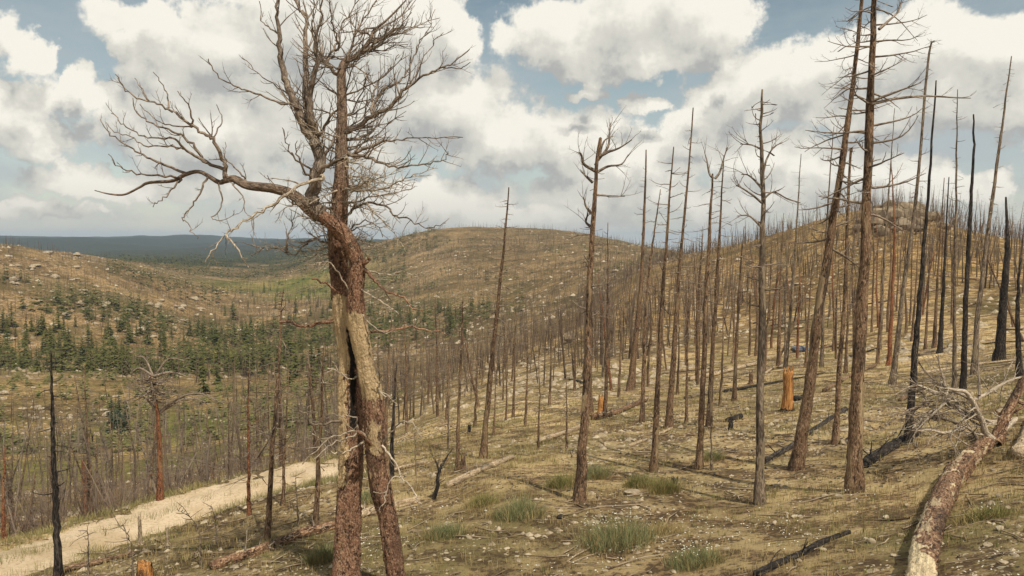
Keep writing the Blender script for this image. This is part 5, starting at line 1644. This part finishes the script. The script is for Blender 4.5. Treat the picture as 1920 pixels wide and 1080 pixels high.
def twig_litter():
    rng = np.random.default_rng(61)
    x, y, r = scatter(1500, 6, 55, rng)
    mb = MB()
    for i in range(len(x)):
        L = rng.uniform(0.2, 0.9) * (1 + r[i] / 40)
        a = rng.uniform(0, 6.28)
        P = np.array([[x[i] + math.cos(a) * L * t + 0.04 * rng.normal(), y[i] + math.sin(a) * L * t + 0.04 * rng.normal(), 0] for t in (0, 0.35, 0.7, 1)])
        P[:, 2] = height(P[:, 0], P[:, 1]) + 0.015 + 0.04 * rng.random(4)
        mb.tube(P, rng.uniform(0.006, 0.016) * np.array([1, .9, .7, .4]) * (1 + r[i] / 40), 3)
    tag(link('fallen_twigs', mb.mesh('fallen_twigs'), M['litter']), 'dead twigs littering the slope', 'twigs', kind='stuff')


twig_litter()
# ------------------------------------------------------------------ the burnt forest beyond
def proto_snag(seed, nbr, blen, sides=5, bs=3, H=8.0, r0=0.10, depth=1, lean=0.0, tw=2):
    rng = np.random.default_rng(seed)
    n = 7
    r0 *= rng.uniform(0.75, 1.35)
    top = rng.uniform(0.45, 0.7) if seed % 4 == 2 else 1.0
    z = np.linspace(-0.25, H * top, n)
    P = np.stack([np.cumsum(rng.normal(0, 0.06, n)) + lean * z, np.cumsum(rng.normal(0, 0.035, n)), z], 1)
    R = r0 * (1 - (0.85 if top == 1 else 0.5) * np.linspace(0, 1, n) ** 0.9)
    t = MB()
    t.tube(P, R, sides)
    c = MB()
    for q in range(nbr):
        f = 0.28 + 0.7 * (q + rng.random()) / nbr
        j = min(int(f * (n - 1)), n - 2)
        p = P[j] + (P[j + 1] - P[j]) * (f * (n - 1) - j)
        a = rng.random() * 6.28
        grow(c, p, (math.cos(a), math.sin(a), rng.normal(0.05, 0.25)), blen * (1.2 - 0.8 * f) * rng.uniform(0.4, 1.3), 0.016, rng, 0.15, 0.2, 4, bs, 0.35, depth, (tw, 0.45))
    return t, c


PROTO, PKIND = [], []
for s in range(18):
    t, c = proto_snag(70 + s, 28 + 4 * (s % 4), 0.95 + 0.15 * (s % 3), H=8.0, r0=0.070 + 0.012 * (s % 3), lean=(-0.05, 0.0, 0.05)[s % 3])
    kind = ('brown', 'grey', 'brown', 'grey', 'brown', 'char', 'brown', 'grey', 'red')[s % 9]
    tm, cm = t.mesh('trunk'), c.mesh('crown')
    tm.materials.append(M[kind])
    cm.materials.append(M['limb' if s % 2 else 'pale' if s == 3 else 'limb'])
    PROTO.append((tm, cm))
    PKIND.append(('short snapped-off ' if (70 + s) % 4 == 2 else '') + {'brown': 'brown', 'grey': 'grey', 'char': 'blackened', 'red': 'reddish'}[kind])


def place_snag(x, y, h, v, rz, label, group, lean=0.0):
    tm, cm = PROTO[v % len(PROTO)]
    root = empty('burnt_tree', (x, y, gz(x, y)))
    s = h / 8.0
    root.scale = (s, s, s)
    root.rotation_euler = (0, lean, rz)
    kd = PKIND[v % len(PROTO)]
    tag(root, kd + ' ' + label, 'tree', group)
    for nm, me in (('trunk', tm), ('crown', cm)):
        o = bpy.data.objects.new(nm, me)
        col.objects.link(o)
        o.parent = root


m_rng = np.random.default_rng(23)
taken = []


def populate(n, pxr, dr, hr, label, group, sep=1.2, power=1.0, kinds=range(9), ok=None):
    k = 0
    tries = 0
    while k < n and tries < n * 40:
        tries += 1
        px = m_rng.uniform(*pxr)
        d = (dr[0] ** power + m_rng.random() * (dr[1] ** power - dr[0] ** power)) ** (1 / power)
        x, y = (px - 960) / F * d, d
        if ok is not None and not ok(px, d):
            continue
        if road_dist(np.array([x]), np.array([y]))[0][0] < 3.0:
            continue
        if any((x - a) ** 2 + (y - b) ** 2 < sep * sep for a, b in taken[-150:]):
            continue
        taken.append((x, y))
        place_snag(x, y, m_rng.uniform(*hr), int(m_rng.choice(list(kinds))) + 9 * int(m_rng.integers(2)), m_rng.uniform(0, 6.28), label, group, m_rng.normal(0, 0.06) + (m_rng.normal(0, 0.28) if m_rng.random() < 0.12 else 0))
        k += 1


populate(54, (-30, 640), (28, 62), (4.0, 8.2), 'spindly burnt tree crowded below the edge of the dirt track', 'burnt trees below the track', kinds=(0, 1, 2, 3, 6, 7, 4))
populate(46, (640, 1010), (42, 110), (6.0, 8.5), 'thin burnt tree in the crowded stand on the spur', 'burnt trees on the spur', kinds=(0, 1, 2, 4, 6, 7))
populate(58, (1100, 1930), (48, 88), (7.0, 10.5), 'burnt tree standing on the lower part of the rocky hill', 'burnt trees low on the hill', sep=2.0, power=1.6, kinds=(0, 2, 4, 6, 1, 8))
populate(52, (1150, 1930), (88, 135), (4.5, 8.0), 'burnt tree standing on the upper part of the rocky hill', 'burnt trees high on the hill', sep=2.5, kinds=(0, 2, 4, 6, 8))


# masses too many to count -----------------------------------------------------
def low_snag(seed, nbr, blen, r0=0.10, H=8.0):
    rng = np.random.default_rng(seed)
    t = MB()
    br = seed % 3 == 1                                      # every third has lost its top
    r0 = r0 * rng.uniform(0.65, 1.45)
    H0, H = H, H * (rng.uniform(0.35, 0.7) if br else rng.uniform(0.8, 1.15))
    P = np.array([[0, 0, -0.3], [rng.normal(0, 0.18), rng.normal(0, 0.1), H * 0.5], [rng.normal(0, 0.35), rng.normal(0, 0.2), H]])
    t.tube(P, [r0, r0 * 0.7, r0 * (0.45 if br else 0.15)], 4)
    for q in range(nbr):
        f = 0.25 + 0.72 * rng.random()
        a = rng.random() * 6.28
        L = blen * (1.25 - 0.9 * f) * rng.uniform(0.4, 1.3)
        p = np.array([0, 0, H * f])
        d = np.array([math.cos(a), math.sin(a), rng.normal(0.1, 0.3)])
        w = 0.022
        e = p + d * L
        s = np.cross(d, [0, 0, 1]) * w
        u = np.array([0, 0, w])
        t.add([p + s, p - s, p + u, e], None, [[0, 1, 3], [1, 2, 3], [2, 0, 3]])
    return t.arrays()


def mass(name, mat, label, cat, pos, hs, protos, rng, lean=0.04):
    VV, QQ, TT, n = [], [], [], 0
    ch = rng.integers(len(protos), size=len(pos))
    for c in range(len(protos)):
        V, Q, T = protos[c]
        idx = np.where(ch == c)[0]
        if not len(idx):
            continue
        a = rng.uniform(0, 6.283, len(idx))
        s = hs[idx][:, None] / 8.0
        lx, ly = rng.normal(0, lean, (2, len(idx), 1))
        X = (V[None, :, 0] * np.cos(a)[:, None] - V[None, :, 1] * np.sin(a)[:, None]) * s + lx * V[None, :, 2] * s
        Y = (V[None, :, 0] * np.sin(a)[:, None] + V[None, :, 1] * np.cos(a)[:, None]) * s + ly * V[None, :, 2] * s
        Z = V[None, :, 2] * s
        W = np.stack([X + pos[idx, 0][:, None], Y + pos[idx, 1][:, None], Z + pos[idx, 2][:, None]], -1).reshape(-1, 3)
        off = n + np.arange(len(idx))[:, None, None] * len(V)
        VV.append(W)
        if Q is not None:
            QQ.append((off + Q[None]).reshape(-1, 4))
        if T is not None:
            TT.append((off + T[None]).reshape(-1, 3))
        n += len(W)
    me = mesh_from(name, np.vstack(VV), np.vstack(QQ) if QQ else None, np.vstack(TT) if TT else None)
    tag(link(name, me, M[mat]), label, cat, kind='stuff')


def field(n, pxr, dr, rng, power=1.0, clump=0.0, scale=30.0, key=0, ok=None):
    px = rng.uniform(*pxr, n)
    d = (dr[0] ** power + rng.random(n) * (dr[1] ** power - dr[0] ** power)) ** (1 / power)
    x, y = (px - 960) / F * d, d
    keep = fbm(x / scale, y / scale, key) > clump
    if ok is not None:
        z0 = height(x, y)
        qx, qy = project(x, y, z0)
        keep &= ok(qx, qy, d)
    x, y = x[keep], y[keep]
    m = (np.abs(x + 12) < 40) & (y < 70)
    far = np.ones(len(x), bool)
    far[m] = road_dist(x[m], y[m])[0] > 3.2
    x, y = x[far], y[far]
    return np.stack([x, y, height(x, y)], 1)


f_rng = np.random.default_rng(99)
LOW = [low_snag(s, 26, 1.0, 0.075) for s in range(14)]
LOWB = [low_snag(20 + s, 40, 1.4, 0.07) for s in range(12)]


def low_brush(seed):
    rng = np.random.default_rng(seed)
    t = MB()
    for q in range(10):
        a, l = rng.random() * 6.28, rng.uniform(2.5, 7.5)
        o = rng.uniform(0.15, 0.6)
        p = np.array([rng.normal(0, 0.3), rng.normal(0, 0.3), -0.2])
        e = p + np.array([math.cos(a) * o, math.sin(a) * o, 1.0]) * l
        m_ = (p + e) / 2 + rng.normal(0, 0.25, 3)
        t.tube([p, m_, e], [0.035, 0.025, 0.008], 3)
        for r_ in range(3):
            f = rng.uniform(0.3, 0.9)
            c = p + (e - p) * f
            t.tube([c, c + rng.normal(0, 0.5, 3) * (1, 1, 0.6) + (0, 0, 0.4)], [0.016, 0.006], 3)
    return t.arrays()


BRUSH = [low_brush(80 + s) for s in range(6)]
LOWH = [low_snag(40 + s, 9, 0.8, 0.10) for s in range(9)]
LOWF = [low_snag(60 + s, 5, 0.8, 0.12) for s in range(5)]

p = field(2700, (1090, 2000), (75, 250), f_rng, 1.4, -0.25, 14.0, 31)
mass('burnt_forest', 'far_trunk', 'countless burnt trunks covering the rocky hill up to its ridge', 'forest', p, f_rng.uniform(3.5, 8.0, len(p)) * np.interp(np.hypot(p[:, 0], p[:, 1]), [90, 180], [1.3, 0.78]), LOW, f_rng, 0.07)
p = field(950, (620, 1150), (60, 230), f_rng, 1.0, -0.2, 14.0, 33)
mass('burnt_forest', 'far_trunk', 'dense stand of thin burnt trunks falling away from the spur', 'forest', p, f_rng.uniform(4, 8.5, len(p)), LOWB, f_rng, 0.07)
p = field(300, (-80, 660), (30, 150), f_rng, 1.0, -0.9)
mass('dead_thicket', 'tangle', 'grey tangle of dead saplings filling the hollow below the track', 'thicket', p, f_rng.uniform(2.5, 7.5, len(p)), LOWB, f_rng, 0.14)
p = field(330, (-80, 700), (27, 75), f_rng, 1.0, -0.25, 9.0, 3)
mass('dead_brush', 'brush', 'reddish grey dead brush filling the hollow below the track', 'brush', p, f_rng.uniform(1.2, 3.8, len(p)), BRUSH, f_rng, 0.1)
p = field(210, (-80, 660), (36, 170), f_rng, 1.0, -0.9)
mass('dead_thicket', 'far_trunk', 'dark burnt stems standing in the hollow below the track', 'thicket', p, f_rng.uniform(3.5, 8.5, len(p)), LOWB, f_rng, 0.08)
p = field(1900, (-200, 640), (215, 640), f_rng, 1.0, -0.35, 60, 4)
mass('burnt_forest', 'hill_trunk', 'scattered burnt trunks over the slope across the valley', 'forest', p, f_rng.uniform(4.0, 9, len(p)), LOWH, f_rng)
p = field(4800, (430, 1500), (230, 1000), f_rng, 1.0, -0.4, 70, 6)
mass('burnt_forest', 'hill_trunk', 'fine stubble of burnt trunks over the rounded hill beyond the valley', 'forest', p, f_rng.uniform(4.5, 8.5, len(p)), LOWF, f_rng)


# -- living conifers -----------------------------------------------------------
def conifer(seed, tiers=13, per=9, H=8.0, wid=1.25, fine=True):
    rng = np.random.default_rng(seed)
    t = MB()
    t.tube(np.array([[0, 0, -0.3], [0, 0, H * 0.5], [0, 0, H * 0.97]]), [0.14, 0.09, 0.02], 5)
    c = MB()
    for i in range(tiers):
        f = 0.10 + 0.88 * i / (tiers - 1)
        z = H * f
        R = wid * (1 - f) ** 0.62 + 0.10
        for q in range(per):
            a = rng.random() * 6.283
            L = R * rng.uniform(0.5, 1.2)
            d = np.array([math.cos(a), math.sin(a), 0])
            s = np.array([-d[1], d[0], 0]) * L * rng.uniform(0.22, 0.42)
            p0 = np.array([0, 0, z + rng.normal(0, 0.1)])
            dr = -L * rng.uniform(0.15, 0.5)
            m = p0 + d * L * 0.55 + np.array([0, 0, dr * 0.35 + 0.06])
            e = p0 + d * L + np.array([0, 0, dr])
            lo = np.array([0, 0, -0.16 - 0.15 * rng.random()])
            c.add([p0, m + s + lo * .6, e, m - s + lo * .6, m], None, [[0, 1, 4], [4, 1, 2], [0, 4, 3], [4, 2, 3]])
    return t, c


CON = []
for s in range(6):
    t, c = conifer(200 + s, 13 + s % 3, 9, wid=(1.25, 1.6, 1.05, 1.45, 1.8, 1.2)[s])
    tm, cm = t.mesh('trunk'), c.mesh('crown', smooth=False)
    tm.materials.append(M['far_trunk'])
    cm.materials.append(M['needles'] if s != 5 else M['spruce'])
    CON.append((tm, cm))


def place_conifer(x, y, h, v, label, group):
    root = empty('conifer', (x, y, gz(x, y)))
    s = h / 8.0
    w = s * m_rng.uniform(0.8, 1.6)
    root.scale = (w, w, s)
    root.rotation_euler = (0, 0, m_rng.uniform(0, 6.28))
    tag(root, label, 'tree', group)
    for nm, me in (('trunk', CON[v][0]), ('crown', CON[v][1])):
        o = bpy.data.objects.new(nm, me)
        col.objects.link(o)
        o.parent = root


def conifers(n, xs, ys, hr, label, group, vs=(0, 1, 2, 3, 4)):
    for i in range(n):
        b = hit(m_rng.uniform(*xs), m_rng.uniform(*ys))
        if b is None or b[1] < 60:
            continue
        h = m_rng.uniform(*hr)
        f = (h - hr[0]) / (hr[1] - hr[0])
        place_conifer(b[0], b[1], h, int(m_rng.choice(vs)), ('tall ' if f > 0.66 else 'small ' if f < 0.33 else 'mid-sized ') + label, group)


conifers(58, (-10, 260), (610, 690), (4.0, 10.5), 'green pine in the belt along the foot of the slope across the valley', 'pines along the far slope foot')
conifers(62, (220, 500), (625, 705), (4.0, 10.5), 'green pine in the belt beside the small bright meadows', 'pines beside the meadows')
conifers(70, (380, 640), (540, 740), (5, 12), 'green pine on the valley side behind the branchy slim snag', 'pines on the valley side')
conifers(9, (30, 190), (676, 706), (5, 8), 'lone young pine at the edge of the small green meadow', 'pines at the meadow edge')
conifers(5, (194, 238), (806, 822), (4.2, 6.0), 'blue-green spruce in the tight cluster in the valley bottom', 'spruces in the valley bottom', (5,))
conifers(40, (690, 900), (575, 640), (6, 10), 'green pine in the dark wood in the dip beyond the spur', 'pines in the dip')

LOWC = []
for s in range(4):
    t, c = conifer(300 + s, 6, 5, wid=1.7 + 0.2 * s)
    LOWC.append(c.arrays())
LOWCF = []
for s in range(4):
    t, c = conifer(320 + s, 4, 4, wid=1.9 + 0.2 * s)
    LOWCF.append(c.arrays())
p = field(1500, (-100, 640), (235, 410), f_rng, 1.0, -0.15, 40, 12)
mass('pine_wood', 'needles', 'belts of green pines along the valley floor', 'wood', p, f_rng.uniform(4.5, 11, len(p)), LOWC, f_rng, 0.01)
p = field(4600, (200, 760), (330, 1050), f_rng, 1.0, -0.02, 80, 14)
mass('pine_wood', 'needles', 'green pines mixed over the slopes at the head of the valley', 'wood', p, f_rng.uniform(5, 9, len(p)), LOWCF, f_rng, 0.01)
p = field(420, (660, 1000), (270, 560), f_rng, 1.0, -0.02, 60, 15, ok=lambda a, b, d: (b > 500) & (np.abs(a - 830) < 150))
mass('pine_wood', 'needles', 'dark pine wood in the dip below the rounded hill', 'wood', p, f_rng.uniform(5, 10, len(p)), LOWC, f_rng, 0.01)
p = field(180, (700, 820), (780, 980), f_rng, 1.0, -0.3, 80, 16)
mass('pine_wood', 'needles', 'patch of pines on the shoulder of the rounded hill', 'wood', p, f_rng.uniform(6, 9, len(p)), LOWC, f_rng, 0.01)
p = field(2800, (60, 700), (900, 2300), f_rng, 1.0, -0.3, 160, 17)
mass('pine_wood', 'needles', 'distant green forest spreading to the foot of the blue ridge', 'wood', p, f_rng.uniform(9, 15, len(p)), LOWCF, f_rng, 0.01)

BUSH = []
for s in range(4):
    t, c = conifer(340 + s, 5, 7, H=3.0, wid=2.6)
    BUSH.append(c.arrays())
p = field(1100, (-80, 660), (75, 290), f_rng, 1.0, -0.05, 22, 41)
mass('valley_bushes', 'bush', 'low olive bushes over the floor of the valley', 'bushes', p, f_rng.uniform(1.5, 5.5, len(p)), BUSH, f_rng, 0.02)
p = field(1500, (560, 1300), (280, 980), f_rng, 1.0, 0.05, 60, 43)
mass('hill_bushes', 'bush', 'low bushes in the folds of the rounded hill', 'bushes', p, f_rng.uniform(2, 7, len(p)), BUSH, f_rng, 0.02)

# ------------------------------------------------------------------ air
def haze():
    gv = [v.co.z for v in bpy.data.objects['ground'].data.vertices]
    lo, hi = min(gv) - 1.0, max(max(gv), 30.0) + 20.0
    s = 8600.0
    V = [(x, y, z) for z in (lo, hi) for x in (-s, s) for y in (-s, s)]
    Q = [(0, 2, 3, 1), (4, 5, 7, 6), (0, 1, 5, 4), (2, 6, 7, 3), (0, 4, 6, 2), (1, 3, 7, 5)]
    me = mesh_from('haze', V, np.array(Q)[:, ::-1], None, False)
    m = bpy.data.materials.new('thin_haze')
    m.use_nodes = True
    t = m.node_tree
    t.nodes.clear()
    out, v = t.nodes.new('ShaderNodeOutputMaterial'), t.nodes.new('ShaderNodeVolumePrincipled')
    v.inputs['Color'].default_value = (0.58, 0.76, 1.0, 1)
    v.inputs['Density'].default_value = 0.0001
    v.inputs['Anisotropy'].default_value = 0.1
    t.links.new(v.outputs[0], out.inputs['Volume'])
    tag(link('haze', me, m), 'thin blue haze in the air over the valley', 'haze', kind='stuff')


haze()
